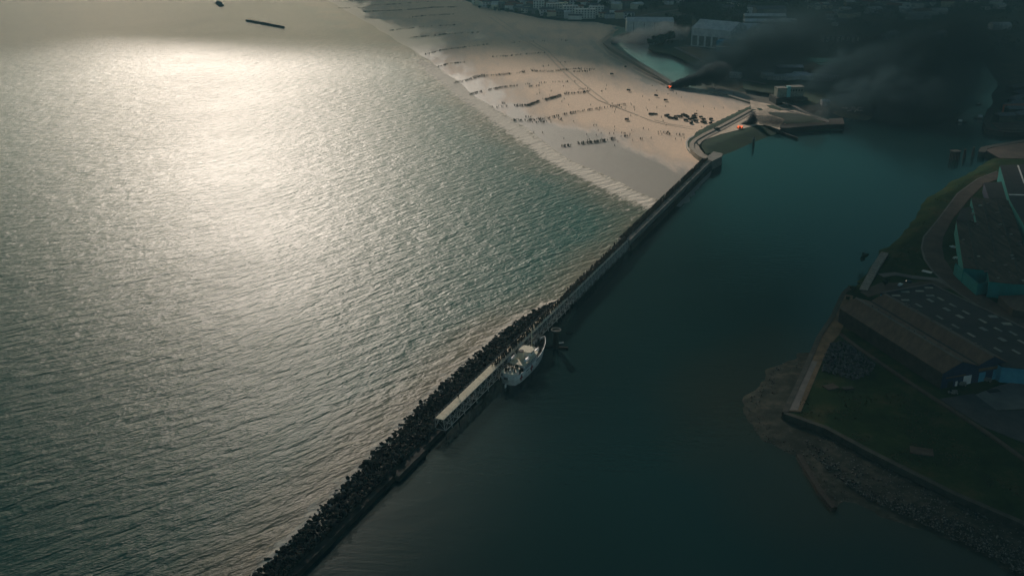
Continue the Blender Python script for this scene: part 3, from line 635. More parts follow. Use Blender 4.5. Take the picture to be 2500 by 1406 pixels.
sheet('scrub_patch', [Z7(*q) for q in ((1255, 490), (1330, 492), (1440, 545), (1400, 548), (1290, 520))], M['bank'], ZL - .02)
sheet('scrub_patch', [Z7(*q) for q in ((1145, 520), (1200, 525), (1220, 545), (1180, 548))], M['bank'], ZL - .02)
wh = MB(); wh.prism([P2(*Z7(*q), 4.3) for q in ((1405, 705), (1430, 695), (1940, 672), (2075, 685), (2080, 700), (1940, 700), (1500, 735), (1400, 735))], -1, 4.3); tag(wh.build('wharf', M['pile']), 'long dark timber wharf along the harbour face of the headland', 'wharf')
# rubble faces and quay of the headland
hb_ = MB(); hb_.prism([P2(2022, 303), P2(2056, 301), P2(2060, 316), P2(2026, 318)], -1, 4.6); tag(hb_.build('pier_head', M['pile']), 'dark square timber pier head at the tip of the headland', 'pier')
for (a, c_, lab) in (((1875, 308), (1949, 337), 'thin timber groyne running out into the harbour from the headland'), ((1545, 284 + 0), (1690, 318), None)):
    if lab: tag(strip('groyne', [a, ((a[0] + c_[0]) / 2, (a[1] + c_[1]) / 2 + 1), c_], 1.3, M['pile'], 1.6, None, 2.4), lab, 'groyne')
bc = empty('beacon', P(1839, 357), label='slim beacon post standing in the water off the green bank', cat='beacon')
b = MB(); b.tube((0, 0, -1), (0, 0, 5.5), 1.0, .8, 8); b.build('post', M['pile'], bc)
b = MB(); b.tube((0, 0, 5.5), (0, 0, 7.6), 1.1, .3, 8); b.build('cap', M['wall'], bc)

# ------------------------------------------------------------------ SOUTH-EAST QUAY (lower right)
ZQ = 4.0
WEST = [(1916, 1008), (1970, 893), (2000, 822), (2032, 774), (2060, 715), (2080, 700), (2108, 677), (2149, 613), (2188, 587), (2216, 555), (2242, 520), (2250, 500), (2262, 484), (2290, 470), (2318, 447), (2373, 419), (2398, 402), (2420, 389), (2392, 382), (2395, 361), (2436, 354), (2468, 349), (2510, 341), (3200, 300)]
SOUTH = [(1916, 1008), (2017, 1044), (2112, 1095), (2215, 1147), (2334, 1206), (2500, 1277), (2800, 1400)]
# mud and rubble foreshore
mudp = [(1960, 870)] + QUAY_W[1:] + [(2800, 1500), (2800, 1300), (2500, 1262), (2334, 1192), (2112, 1085), (1930, 1000), (1990, 880)]
tag(terrain('foreshore', mudp, [QUAY_W], .12, 1.6, M['mud'], cell=1.6, amp=4.5, nscale=.05, margin=5, bumpy=.25), kind='structure')
b = MB()
bandp = [P2(*q) for q in [(1950, 1060), (2017, 1060), (2112, 1108), (2215, 1160), (2334, 1222), (2500, 1292), (2800, 1420), (2800, 1500), (2500, 1420), (2440, 1375), (2334, 1325), (2215, 1265), (2120, 1225), (2040, 1170), (1975, 1110)]]
xs2 = [p[0] for p in bandp]; ys2 = [p[1] for p in bandp]; cnt = 0
while cnt < 6500:
    x = rnd.uniform(min(xs2), max(xs2)); y = rnd.uniform(min(ys2), max(ys2))
    if not inside(np.array([x]), np.array([y]), bandp)[0]: continue
    cnt += 1; b.ico((x, y, rnd.uniform(.5, 1.6)), rnd.uniform(.15, .62) * (1.5 if rnd.random() < .06 else 1), .3, 0, (1, rnd.uniform(.5, 1), .6), rnd.uniform(0, 3))
mp_ = [P2(*q) for q in mudp[:11]] + [P2(1960, 1075)]
for k in range(1500):
    x, y = rnd.uniform(min(p[0] for p in mp_), max(p[0] for p in mp_)), rnd.uniform(min(p[1] for p in mp_), max(p[1] for p in mp_))
    if inside(np.array([x]), np.array([y]), mp_)[0]: b.ico((x, y, rnd.uniform(.1, 1.0)), rnd.uniform(.12, .5), .3, 0, (1, .7, .6), rnd.uniform(0, 3))
tag(b.build('foreshore_rubble', M['rubble']), 'broken stone rubble strewn below the southern quay wall', 'rubble', kind='stuff')
tag(strip('groyne', [(1950, 1108), (1975, 1150), (2005, 1200), (2037, 1238)], 1.9, M['pile'], 1.5, None, 2.5), 'short dark groyne at the foot of the rubble slope', 'groyne')
ql = MB(); qpoly = [P2(*q, ZQ) for q in (SOUTH[::-1] + WEST[1:])] + [(1400, 1200), (1400, 100)]
# land body as a height sheet with a natural bank on the north-west and real walls on the straight quays
NW = WEST[5:]
def quay_land():
    poly = [P2(*q) for q in (SOUTH[::-1] + WEST[1:])] + [(1300, 900), (1300, 150)]
    gx = np.arange(95, 420, 2.5); gy = np.arange(235, 860, 2.5); X, Y = np.meshgrid(gx, gy); ins = inside(X, Y, poly)
    d, _ = seg_dist(X, Y, [P2(*q) for q in NW]); db, _ = seg_dist(X, Y, poly + poly[:1]); sdv = np.where(ins, d, -d)
    hard, _ = seg_dist(X, Y, [P2(*q) for q in SOUTH]); hard2, _ = seg_dist(X, Y, [P2(*q) for q in WEST[:6]])
    keep = ins | ((~ins) & (d < 8) & (hard2 > 6))
    Z = np.clip((sdv + fbm(X, Y, .07, 5) * 1.4) * .42, -1, ZQ - .15) + fbm(X, Y, .05, 9) * .12
    return grid_mesh('quay_grass', X, Y, Z, M['grass'], keep=keep, strict=True)
tag(quay_land(), kind='structure')
sheet('quay_ground', SOUTH + [(2800, 1150), (2400, 900), (2110, 760), (2095, 712)] + WEST[1:5][::-1], M['grass'], ZQ - .32)
def wall_line(name, px, lab, z1=ZQ + .25, th=2.2, z0=-1, m=M['slab']):
    pts = [Vector(P2(*q, ZQ)) for q in px]; wd = strip(name, None, th, m, z1, None, z1 - z0, world=[tuple(p) for p in pts]); return tag(wd, lab, 'quay wall')
wall_line('quay_wall', SOUTH, 'dark quay wall along the south side of the grassy quay')
wall_line('quay_wall', WEST[:6], 'straight quay wall along the west side of the gravel quay path')
sheet('quay_path', [(1919, 1003), (1972, 891), (2003, 822), (2035, 775), (2062, 717), (2083, 722), (2075, 759), (2050, 815), (2024, 845), (2000, 899), (1975, 960), (1955, 1004)], M['ochre'], ZQ + .10)
sheet('quay_pavement', [(1922, 1001), (1952, 935), (1982, 880), (1996, 882), (1968, 945), (1948, 1000)], M['yard'], ZQ + .16)
strip('kerb_line', [(2052, 814), (2100, 851), (2159, 891), (2239, 944), (2323, 998), (2413, 1056), (2500, 1119), (2600, 1190)], 1.8, M['dirt'], ZQ + .5, 'structure', .8)
sheet('yard', [(2381, 963), (2438, 941), (2500, 926), (2700, 890), (2700, 985), (2500, 997), (2433, 1001)], M['yard'], ZQ + .12)
sheet('yard_road', [(2294, 973), (2378, 960), (2436, 1003), (2520, 1000), (2700, 1100), (2500, 1080), (2400, 1040)], M['asphalt'], ZQ + .08)
ROAD_O = [(2434, 418), (2386, 437), (2338, 472), (2290, 536), (2255, 578), (2250, 605), (2258, 632), (2280, 664), (2322, 702), (2398, 752), (2500, 806), (2700, 910)]
ROAD_I = [(2446, 434), (2402, 450), (2367, 485), (2325, 536), (2303, 578), (2300, 604), (2306, 632), (2328, 664), (2386, 709), (2423, 734), (2500, 778), (2700, 880)]
sheet('curved_road', ROAD_O + ROAD_I[::-1], M['dirt'], ZQ + .14)
strip('road_kerb', ROAD_O, .9, M['yard'], ZQ + .3, 'structure', .6)
strip('dirt_track', [(2150, 672), (2185, 668), (2230, 676), (2290, 682), (2325, 700)], 4.5, M['yard'], ZQ + .11, 'structure', .5)
strip('pebble_revetment', [(2108, 707), (2122, 680), (2138, 650), (2160, 616)], 4.0, M['pebble'], ZQ + .3, 'structure', 1.5)
sheet('dirt_patch', [(2100, 712), (2150, 690), (2230, 690), (2290, 684), (2330, 706), (2280, 700), (2160, 712), (2120, 725)], M['dirt'], ZQ + .05)
# heap of stored stone blocks / nets
b = MB(); pp = [P2(*q, ZQ) for q in [(2027, 839), (2057, 834), (2082, 849), (2139, 889), (2124, 914), (2082, 929), (2050, 919), (2007, 906), (2010, 874)]]
xs2 = [p[0] for p in pp]; ys2 = [p[1] for p in pp]; cnt = 0
while cnt < 900:
    x = rnd.uniform(min(xs2), max(xs2)); y = rnd.uniform(min(ys2), max(ys2))
    if inside(np.array([x]), np.array([y]), pp)[0]: b.ico((x, y, ZQ + rnd.uniform(.1, .7)), rnd.uniform(.3, .7), .3, 0, (1, .7, .8), rnd.uniform(0, 3)); cnt += 1
tag(b.build('stone_heap', mat('grey stored stones', (.02, .026, .024), (.10, .11, .11), .8, .9)), 'spread heap of grey stored stones beside the gravel quay path', 'stone heap', kind='stuff')
for i, (px, py, sx, sy, a, lab) in enumerate(((2028, 945, 5.5, 4, .4, 'rusty brown slab lying on the grass nearest the quay path'), (2070, 948, 4.5, 2.5, .2, 'low dark slab in the grass right of the rusty slab'), (2250, 1102, 8, 5, -.3, 'bare concrete base in the middle of the lawn'), (2263, 664, 5, 2.2, -.7, 'pale plank pile beside the curved road'), (2425, 955, 5, 2.4, .2, 'dark metal cover on the concrete yard'))):
    b = MB(); b.box((0, 0, 0), (sx, sy, .35)); b.box((.1, .05, .35), (sx * .94, sy * .9, .06)); b.box((-sx * .2, 0, .41), (sx * .3, sy * .6, .08)); o = b.build(('concrete_slab', 'concrete_slab', 'concrete_base', 'plank_pile', 'drain_cover')[i], (M['dirt'], M['slab'], M['dirt'], M['palewall'], M['dark'])[i]); o.location = P(px, py, ZQ); o.rotation_euler.z = a
    tag(o, lab, ('slab', 'slab', 'slab', 'planks', 'cover')[i])

# --- twin gabled warehouse
def quad(a, b_, c, d): return [a, b_, c, d]
V3 = lambda px, py, z: Vector(P(px, py, z))
nL = V3(2302, 911, ZQ + 7); nP1 = V3(2346, 888, ZQ + 11); nV = V3(2379, 894, ZQ + 8); nP2 = V3(2416, 871, ZQ + 11); nR = V3(2450, 880, ZQ + 7)
dirv = (V3(2117, 747, ZQ + 11) - nP1); dirv = (dirv + (V3(2124, 706, ZQ + 11) - nP2)) / 2; dirv.z = 0
across = (nR - nL); across.z = 0; perp = Vector((-dirv.y, dirv.x, 0)).normalized(); 
if perp.dot(across) < 0: perp = -perp
wd = abs(across.dot(perp)); base = Vector((nL.x, nL.y, 0)); LW = dirv.length; dn = dirv.normalized()
def tw(a, l_, z): q = base + perp * (wd * a) + dn * l_; return (q.x, q.y, z)
tg = empty('warehouse', tw(0, 0, ZQ), label='brown twin gabled warehouse with navy end walls on the quay', cat='warehouse')
prof = [(0, 7), (.27, 11), (.53, 8), (.77, 11), (1, 7)]
b = MB(); b.prism([tw(0, 0, 0)[:2], tw(1, 0, 0)[:2], tw(1, LW, 0)[:2], tw(0, LW, 0)[:2]], ZQ - .3, ZQ + 6.9); under(b.build('wall', mat('brown cladding', (.03, .024, .02), (.055, .042, .034), .3)), tg)
for nm, l0, l1 in (('gable_wall', -.15, .15), ('gable_wall', LW - .1, LW + .1)):
    b = MB(); pr = [(a, ZQ + z - .1) for a, z in prof]
    ring0 = [tw(0, l0, ZQ)] + [tw(a, l0, z) for a, z in pr] + [tw(1, l0, ZQ)]; ring1 = [tw(0, l1, ZQ)] + [tw(a, l1, z) for a, z in pr] + [tw(1, l1, ZQ)]
    n = len(ring0); b.add(ring0 + ring1, [tuple(range(n))[::-1], tuple(range(n, 2 * n))] + [(i, (i + 1) % n, n + (i + 1) % n, n + i) for i in range(n)]); under(b.build(nm, M['navy']), tg)
for k in range(2):
    b = MB(); i0 = 2 * k
    top = []; ov = .5
    for a, z in prof[i0:i0 + 3]: 
        aa = a - .012 if a == 0 else (a + .012 if a == 1 else a); top += [tw(aa, -ov, ZQ + z + .25), tw(aa, LW + ov, ZQ + z + .25), tw(aa, LW + ov, ZQ + z), tw(aa, -ov, ZQ + z)]
    b.add(top, [(4 * i + q, 4 * i + (q + 1) % 4, 4 * i + 4 + (q + 1) % 4, 4 * i + 4 + q) for i in range(2) for q in range(4)] + [(3, 2, 1, 0), (8, 9, 10, 11)])
    rf = under(b.build('roof', M['brownroof']), tg)
    b = MB(); pk = prof[i0 + 1]; b.hexa([tw(pk[0] - .022, -.4, ZQ + 11.12), tw(pk[0] + .022, -.4, ZQ + 11.12), tw(pk[0] + .022, LW + .4, ZQ + 11.12), tw(pk[0] - .022, LW + .4, ZQ + 11.12)], [tw(pk[0] - .006, -.4, ZQ + 11.45), tw(pk[0] + .006, -.4, ZQ + 11.45), tw(pk[0] + .006, LW + .4, ZQ + 11.45), tw(pk[0] - .006, LW + .4, ZQ + 11.45)])
    o = b.build('ridge_highlight_cap', M['yard']); o.data.transform(Matrix.Translation(-Vector(tg.location))); o.parent = rf  # cap kept pale to paint in the highlight along the ridge
for a0, a1, z0, z1, mm, nm in ((.58, .68, 0, 4.3, 'blueshed', 'roller_door'), (.34, .46, 0, 4.0, 'palegrey', 'roller_door'), (.80, .90, 0, 4.6, 'blueshed', 'roller_door'), (.56, .95, 5.0, 6.3, 'ochre', 'sign_panel'), (.06, .36, 4.2, 4.9, 'brownroof', 'sign_panel'), (.10, .18, 0, 2.6, 'dark', 'door'), (.22, .25, 0, 2.2, 'palegrey', 'door')):
    b = MB(); b.hexa([tw(a0, -.34, ZQ + z0 + .1), tw(a1, -.34, ZQ + z0 + .1), tw(a1, -.12, ZQ + z0 + .1), tw(a0, -.12, ZQ + z0 + .1)], [tw(a0, -.34, ZQ + z1), tw(a1, -.34, ZQ + z1), tw(a1, -.12, ZQ + z1), tw(a0, -.12, ZQ + z1)]); under(b.build(nm, M[mm]), tg)
# white vans by the door
def car_parts(name, L_, wdt, h1, h2, body, loc, rz, label, cat, group=None, kind='van'):
    r = empty(name, loc, rz, label=label, cat=cat, group=group)
    b = MB(); x0, x1 = -L_ / 2, L_ / 2; y = wdt / 2
    b.hexa([(x0, -y, .35), (x1, -y, .35), (x1, y, .35), (x0, y, .35)], [(x0, -y * .97, h1), (x1, -y * .97, h1 * .92), (x1, y * .97, h1 * .92), (x0, y * .97, h1)])
    if kind == 'truck': b.hexa([(x1 - L_ * .30, -y * .9, h1), (x1 - .5, -y * .9, h1), (x1 - .5, y * .9, h1), (x1 - L_ * .30, y * .9, h1)], [(x1 - L_ * .29, -y * .85, h2 * .9), (x1 - L_ * .14, -y * .85, h2 * .88), (x1 - L_ * .14, y * .85, h2 * .88), (x1 - L_ * .29, y * .85, h2 * .9)])
    else: b.hexa([(x0 + .1, -y * .95, h1), (x1 - L_ * .22, -y * .95, h1), (x1 - L_ * .22, y * .95, h1), (x0 + .1, y * .95, h1)], [(x0 + .25, -y * .85, h2), (x1 - L_ * .36, -y * .85, h2), (x1 - L_ * .36, y * .85, h2), (x0 + .25, y * .85, h2)])
    b.build('body', body, r)
    if kind == 'truck':
        b = MB(); xa, xb = x0 + .1, x1 - L_ * .33; pr = [(-y, h1), (-y, h2 * .85), (-y * .6, h2), (y * .6, h2), (y, h2 * .85), (y, h1)]
        V = [(xa, a, z) for a, z in pr] + [(xb, a, z) for a, z in pr]; b.add(V, [(i, (i + 1) % 6, 6 + (i + 1) % 6, 6 + i)[::-1] for i in range(6)] + [tuple(range(6)), tuple(range(6, 12))[::-1]]); b.build('canvas_cover', M['skinny'], r)
    else:
        b = MB(); b.hexa([(x1 - L_ * .365, -y * .8, h1 + .05), (x1 - L_ * .2, -y * .8, h1 + .05), (x1 - L_ * .2, y * .8, h1 + .05), (x1 - L_ * .365, y * .8, h1 + .05)], [(x1 - L_ * .36, -y * .8, h2 * .97), (x1 - L_ * .33, -y * .8, h2 * .97), (x1 - L_ * .33, y * .8, h2 * .97), (x1 - L_ * .36, y * .8, h2 * .97)]); b.build('windscreen', M['glass'], r)
    for sx in (-.31, .31):
        for sy in (-1, 1): b = MB(); b.tube((sx * L_, sy * (y - .28), .42), (sx * L_, sy * (y + .02), .42), .42, n=12); b.build('wheel', M['tyre'], r)
    if kind == 'van': r.scale = (.8,) * 3
    return r
for i, (px, py, lab) in enumerate(((2306, 930, 'white van parked by the left corner of the navy gable'), (2322, 953, 'white van parked outside the small dark door'), (2343, 932, 'white van parked between the doors of the twin warehouse'), (2404, 922, 'white van at the second blue roller door'), (2484, 903, 'white van in front of the far blue shed'))):
    car_parts('parked_van', 4.6, 1.9, 1.15, 2.0, M['wall'], P(px + 4, py + 8, ZQ + .22), rnd.uniform(0, 3), lab, 'van', 'vans outside the warehouses')

# --- flat dark warehouse with skylights
def ground_poly(px, z): return [P2(a, b_, z) for a, b_ in px]
def flat_building(name, px, z1, wallm, roofm, label, cat='warehouse', z0=None, parapet=.35, roofname='roof'):
    z0 = ZQ if z0 is None else z0; poly = ground_poly(px, z1); r = empty(name, (*poly[0], z0), label=label, cat=cat)
    b = MB(); b.prism(poly, z0 - .4, z1 - .3); under(b.build('wall', wallm), r)
    b = MB(); cx_ = sum(p[0] for p in poly) / len(poly); cy_ = sum(p[1] for p in poly) / len(poly)
    b.prism([(cx_ + (p[0] - cx_) * 1.006, cy_ + (p[1] - cy_) * 1.006) for p in poly], z1 - .3, z1); rf = under(b.build(roofname, roofm), r)
    return r, rf, poly
ZR = ZQ + 7.2
fr, frr, _ = flat_building('warehouse', [(2150, 716), (2274, 694), (2398, 753), (2500, 801), (2640, 870), (2560, 905), (2447, 894), (2290, 800)], ZR, M['blueshed'], M['darkroof'], 'wide flat black roofed warehouse dotted with skylights behind the twin gables')
Z6 = lambda a, b_: (2000 + a / 4.018, 650 + b_ / 4.018)
for i, (a, b_, l_, h_, ang) in enumerate([(755, 290, 4, 1.5, 0), (845, 253, 4, 1.5, 0), (985, 245, 4, 1.5, 0), (1075, 213, 4, 1.5, 0), (1090, 290, 3.8, 2, 0), (1090, 338, 4, 1.8, 1), (975, 385, 4.4, 1.3, 1), (1190, 322, 4.2, 1.3, 1), (1250, 425, 4, 2.0, 1), (1310, 385, 4.4, 1.3, 1), (1440, 455, 4.4, 1.3, 1), (1180, 503, 4.4, 1.3, 1), (1380, 495, 4, 2.2, 1), (1600, 537, 4.6, 1.4, 1), (1335, 590, 4.6, 1.3, 1), (1705, 495, 4, 2.6, 0), (1840, 567, 4, 2.6, 0), (1490, 675, 4.6, 1.3, 1), (1610, 618, 4, 2.2, 1), (1755, 622, 4.6, 1.3, 1), (1795, 720, 4, 2.2, 1), (1755, 820, 4.6, 1.3, 1), (1990, 745, 4.6, 1.3, 1), (845, 333, 3.6, 1.6, 0), (1900, 660, 4.4, 1.3, 1), (1930, 840, 4.4, 1.3, 1)]):
    px, py = Z6(a, b_); c = P(px, py, ZR + .02); b = MB(); az = math.atan2(dn.y, dn.x) if ang else math.atan2(dn.y, dn.x) + 1.25
    b.box((c[0], c[1], ZR), (l_, h_, .25), az); o = b.build('skylight', M['skylight']); o.data.transform(Matrix.Translation(-Vector(fr.location))); o.parent = frr
b = MB(); A0 = P(2276, 694, ZR); 
for q in ((2276, 695), (2398, 754), (2500, 802)): pass
under(strip('parapet', None, .8, M['yard'], ZR + .5, None, 1.0, world=[P2(*q, ZR) for q in ((2152, 716), (2274, 694.5), (2398, 753.5), (2500, 801.5), (2600, 850))]), fr)
# loading dock shed front (blue shed right of the gables)
b = MB(); a_, c_ = Vector(P(2450, 925, ZQ)), Vector(P(2560, 896, ZQ)); t_ = (c_ - a_).normalized()
# --- turquoise factory
Z5 = lambda a, b_: (2050 + a / 3.124, 280 + b_ / 3.124)
ZT = ZQ + 8.5
tf, tfr, _ = flat_building('factory', [Z5(1003, 636), Z5(1135, 640), Z5(1290, 655), Z5(1420, 1040), Z5(1640, 1330), Z5(1420, 1290), Z5(1325, 1288), Z5(1142, 1268), Z5(1128, 1186), Z5(1040, 1175), Z5(945, 1165), Z5(930, 1070), Z5(890, 806), Z5(1046, 822)], ZT, M['turq'], M['moss'], 'sprawling mossy roofed factory with turquoise walls on the curved road', 'factory')
for a, c in ((Z5(1090, 650), Z5(1215, 1200)), (Z5(975, 815), Z5(1050, 1180)), (Z5(1200, 660), Z5(1380, 1270))):
    o = strip('roof_ridge', None, 1.0, M['slab'], ZT + .35, None, .5, world=[P2(*a, ZT), P2(*c, ZT)]); o.data.transform(Matrix.Translation(-Vector(tf.location))); o.parent = tfr
# courtyard screen walls in turquoise
under(strip('screen_wall', None, .8, M['turq'], ZQ + 6.2, None, 6.4, world=[P2(*Z5(a, b_), ZQ + 6.2) for a, b_ in ((885, 1135), (948, 1195), (1060, 1290), (1135, 1275), (1300, 1300), (1440, 1310))]), tf)
under(strip('screen_wall', None, .6, M['turq'], ZQ + 6.8, None, 6.9, world=[P2(*Z5(a, b_), ZQ + 6.8) for a, b_ in ((1128, 1190), (1142, 1262))]), tf)
sh2, _, _ = flat_building('factory', [Z5(1222, 388), Z5(1460, 380), Z5(1620, 900), Z5(1500, 1000), Z5(1300, 652)], ZQ + 11, M['turq'], M['darkroof'], 'tall dark roofed factory hall with a turquoise side wall at the right edge', 'factory')
under(strip('cream_band', None, 1.6, M['palewall'], ZQ + 11.3, None, .5, world=[P2(*Z5(a, b_), ZQ + 11) for a, b_ in ((1292, 612), (1560, 618))]), sh2)
under(strip('roof_ridge', None, .9, M['palewall'], ZQ + 11.3, None, .5, world=[P2(*Z5(a, b_), ZQ + 11) for a, b_ in ((1360, 390), (1406, 520), (1470, 610))]), sh2)
flat_building('shed', [Z5(1100, 520), Z5(1235, 512), Z5(1284, 648), Z5(1140, 635)], ZQ + 6.5, M['navy'], M['darkroof'], 'low dark shed between the factory hall and the curved road', 'shed')
flat_building('shed', [Z5(925, 720), Z5(1000, 700), Z5(1040, 815), Z5(892, 800)], ZQ + 5, M['navy'], M['darkroof'], 'small lean-to shed against the mossy factory corner', 'shed')
flat_building('shed', [Z6(1760, 290), Z6(2009, 280), Z6(2200, 330), Z6(2200, 480), Z6(1900, 420)], ZQ + 4, M['dirt'], M['brownroof'], 'low brown shed below the turquoise wall at the right edge', 'shed')
b = MB(); o = None
kc = P(*Z6(1680, 250), ZQ); b.box((0, 0, 0), (4, 3, 5)); b.box((0, 0, 5), (4.4, 3.4, .4)); o = b.build('brick_kiosk', M['redroof']); o.location = kc; o.rotation_euler.z = .5; tag(o, 'small square reddish brick block in front of the turquoise screen wall', 'kiosk')
# parked cars and white clutter beside the factory
for i, (px, py, lab) in enumerate(((2325, 605, 'parked white van beside the blue factory wall, northern one'), (2334, 632, 'parked white van beside the blue factory wall at the corner of the turquoise screen'), (2198, 697, 'white car on the dirt north of the black roofed warehouse'), (2216, 690, 'dark car on the dirt north of the black roofed warehouse'))):
    car_parts('parked_van' if i < 2 else 'parked_car', 4.4, 1.8, .95, 1.55, M['white'] if i != 3 else M['navy'], P(px, py, ZQ + .1), rnd.uniform(0, 3), lab, 'van' if i < 2 else 'car')
# piles and north-east quay
for i, (px, py, r_, h_, lab) in enumerate(((2330, 390, 3.4, 6.5, 'thick square mooring pile cluster standing in the harbour'), (2354, 386, 1.3, 6.5, 'slim mooring pile next to the thick cluster'), (2375, 382, 1.3, 7.0, 'slim mooring pile nearest the quay point'))):
    r = empty('mooring_pile', P(px, py, 0), .2, label=lab, cat='pile')
    b = MB()
    if r_ > 2:
        for ix in range(3):
            for iy in range(3): b.tube((-2.4 + ix * 2.4, -2 + iy * 2, -1), (-2.2 + ix * 2.2, -1.8 + iy * 1.8, h_), .7, .65, 7)
    else:
        for a in range(3): b.tube((r_ * .7 * math.cos(a * 2.1), r_ * .7 * math.sin(a * 2.1), -1), (.3 * math.cos(a * 2.1), .3 * math.sin(a * 2.1), h_), .5, .45, 7)
    b.build('timbers', M['pile'], r); b = MB(); b.box((0, 0, h_ - .3), (6.6, 5.6, .7) if r_ > 2 else (1.7, 1.7, .5)); b.build('cap', M['slab'], r)
tag(strip('quay_point', None, 5, M['slab'], ZQ + .3, None, 4.8, world=[P2(*q, ZQ) for q in ((2397, 372), (2402, 362), (2436, 355), (2468, 350), (2510, 343))]), 'low dark timber quay edging the point beyond the factory', 'quay')
sheet('quay_point_yard', [(2405, 366), (2437, 357), (2468, 352), (2520, 346), (2600, 380), (2500, 388), (2440, 386)], M['dirt'], ZQ + .08)
sheet('headland_yard', [(2420, 300), (2500, 296), (2700, 290), (2700, 340), (2500, 318), (2440, 316)], M['dirt'], 3.4)
tag(strip('far_quay', None, 5, M['pile'], 4.0, None, 5, world=[P2(*q, 3) for q in ((2418, 268), (2408, 300), (2414, 318), (2450, 324), (2510, 324), (2700, 330))]), 'dark timber quay across the inner harbour', 'quay')

# ------------------------------------------------------------------ BEACH: vehicles, lines of people, breakwaters
Z2 = lambda a, b_: (1450 + a / 4.536, b_ / 4.536)
veh = [(630, 1272), (660, 1268), (690, 1272), (800, 1290), (815, 1283), (905, 1297), (935, 1296), (960, 1300), (885, 1318), (912, 1322), (985, 1280), (1000, 1275), (1015, 1288), (1128, 1268), (1108, 1292), (1095, 1312), (1120, 1316), (1085, 1330), (1185, 1305), (1018, 1340), (1078, 1371), (1130, 1352), (1200, 1358), (1228, 1364), (1210, 1352), (1290, 1330), (1300, 1325), (1292, 1371), (840, 1312), (1060, 1328), (1038, 1300), (1215, 1330), (350, 747), (198, 828), (1620, 1245), (690, 1068), (385, 1008), (365, 1332), (795, 1118)]
proto = car_parts('abandoned_truck', 6.4, 2.4, 1.35, 2.9, M['skinny'], (0, 0, -500), 0, 'x', 'truck', 'vehicles abandoned on the beach', 'truck')
tp = tree_of(proto); firstv = True
for i, (a, b_) in enumerate(veh):
    px, py = Z2(a, b_); p = P(px, py, 1.5)
    o = proto if firstv else copy_tree(proto, tp); firstv = False
    o.location = (p[0], p[1], 1.5 if i not in (35,) else 1.5); o.rotation_euler.z = rnd.gauss(.1, .5); s = rnd.uniform(.45, .66) if i < 32 else .6; o.scale = (s, s, s)
    if i < 32: o['label'] = 'dark covered army truck abandoned among the cluster of trucks on the pale sand'; 
    else:
        o['label'] = {32: 'lone dark truck halfway along the beach beside the channel embankment', 33: 'lone dark truck on the open sand left of the embankment truck', 34: 'lone dark truck parked by the sloping sea wall road', 35: 'tiny dark truck below the burning wreck shadow', 36: 'tiny dark truck on open sand left of the fire', 37: 'tiny dark truck left of the truck cluster', 38: 'tiny dark truck below the far end of the fire shadow'}[i]; del o['group']
p = P(1750, 318, ZL); o = copy_tree(proto, tp); o.location = (p[0], p[1], ZL - .2); o.rotation_euler.z = .5; o.scale = (.8,) * 3; o['label'] = 'dark truck with a trailer load on the sandy road behind the revetment'; del o['group']
M['track'] = mat('rutted sand', (.40, .33, .25), (.58, .47, .36), .3, .95)
# wheel tracks are pressed into the sand as shallow dark ribs
Z1 = lambda a, b_: (1000 + a / 3.514, b_ / 3.514)
for tr in ([(690, 150), (900, 300), (1150, 440), (1300, 600), (1450, 740), (1620, 860), (1960, 990)], [(720, 130), (960, 300), (1190, 440), (1350, 600), (1520, 740), (1700, 880)], [(1790, 250), (1600, 370), (1700, 470), (2000, 640), (2180, 720)], [(1760, 260), (1640, 360), (1720, 450), (2040, 630), (2200, 705)]):
    tag(strip('track', [Z1(*q) for q in tr], 1.3, M['track'], 1.62, 'structure', .1))
for tr in ([(1980, 1000), (2100, 1045), (2230, 1075), (2400, 1105), (2460, 1110)],):
    tag(strip('tide_wrack', [Z1(*q) for q in tr], 1.0, M['track'], 1.625, 'structure', .1))
tag(strip('tide_wrack', [Z1(*q) for q in ((2100, 1030), (2260, 1070), (2420, 1090))], 1.0, M['track'], 1.625, 'structure', .1))
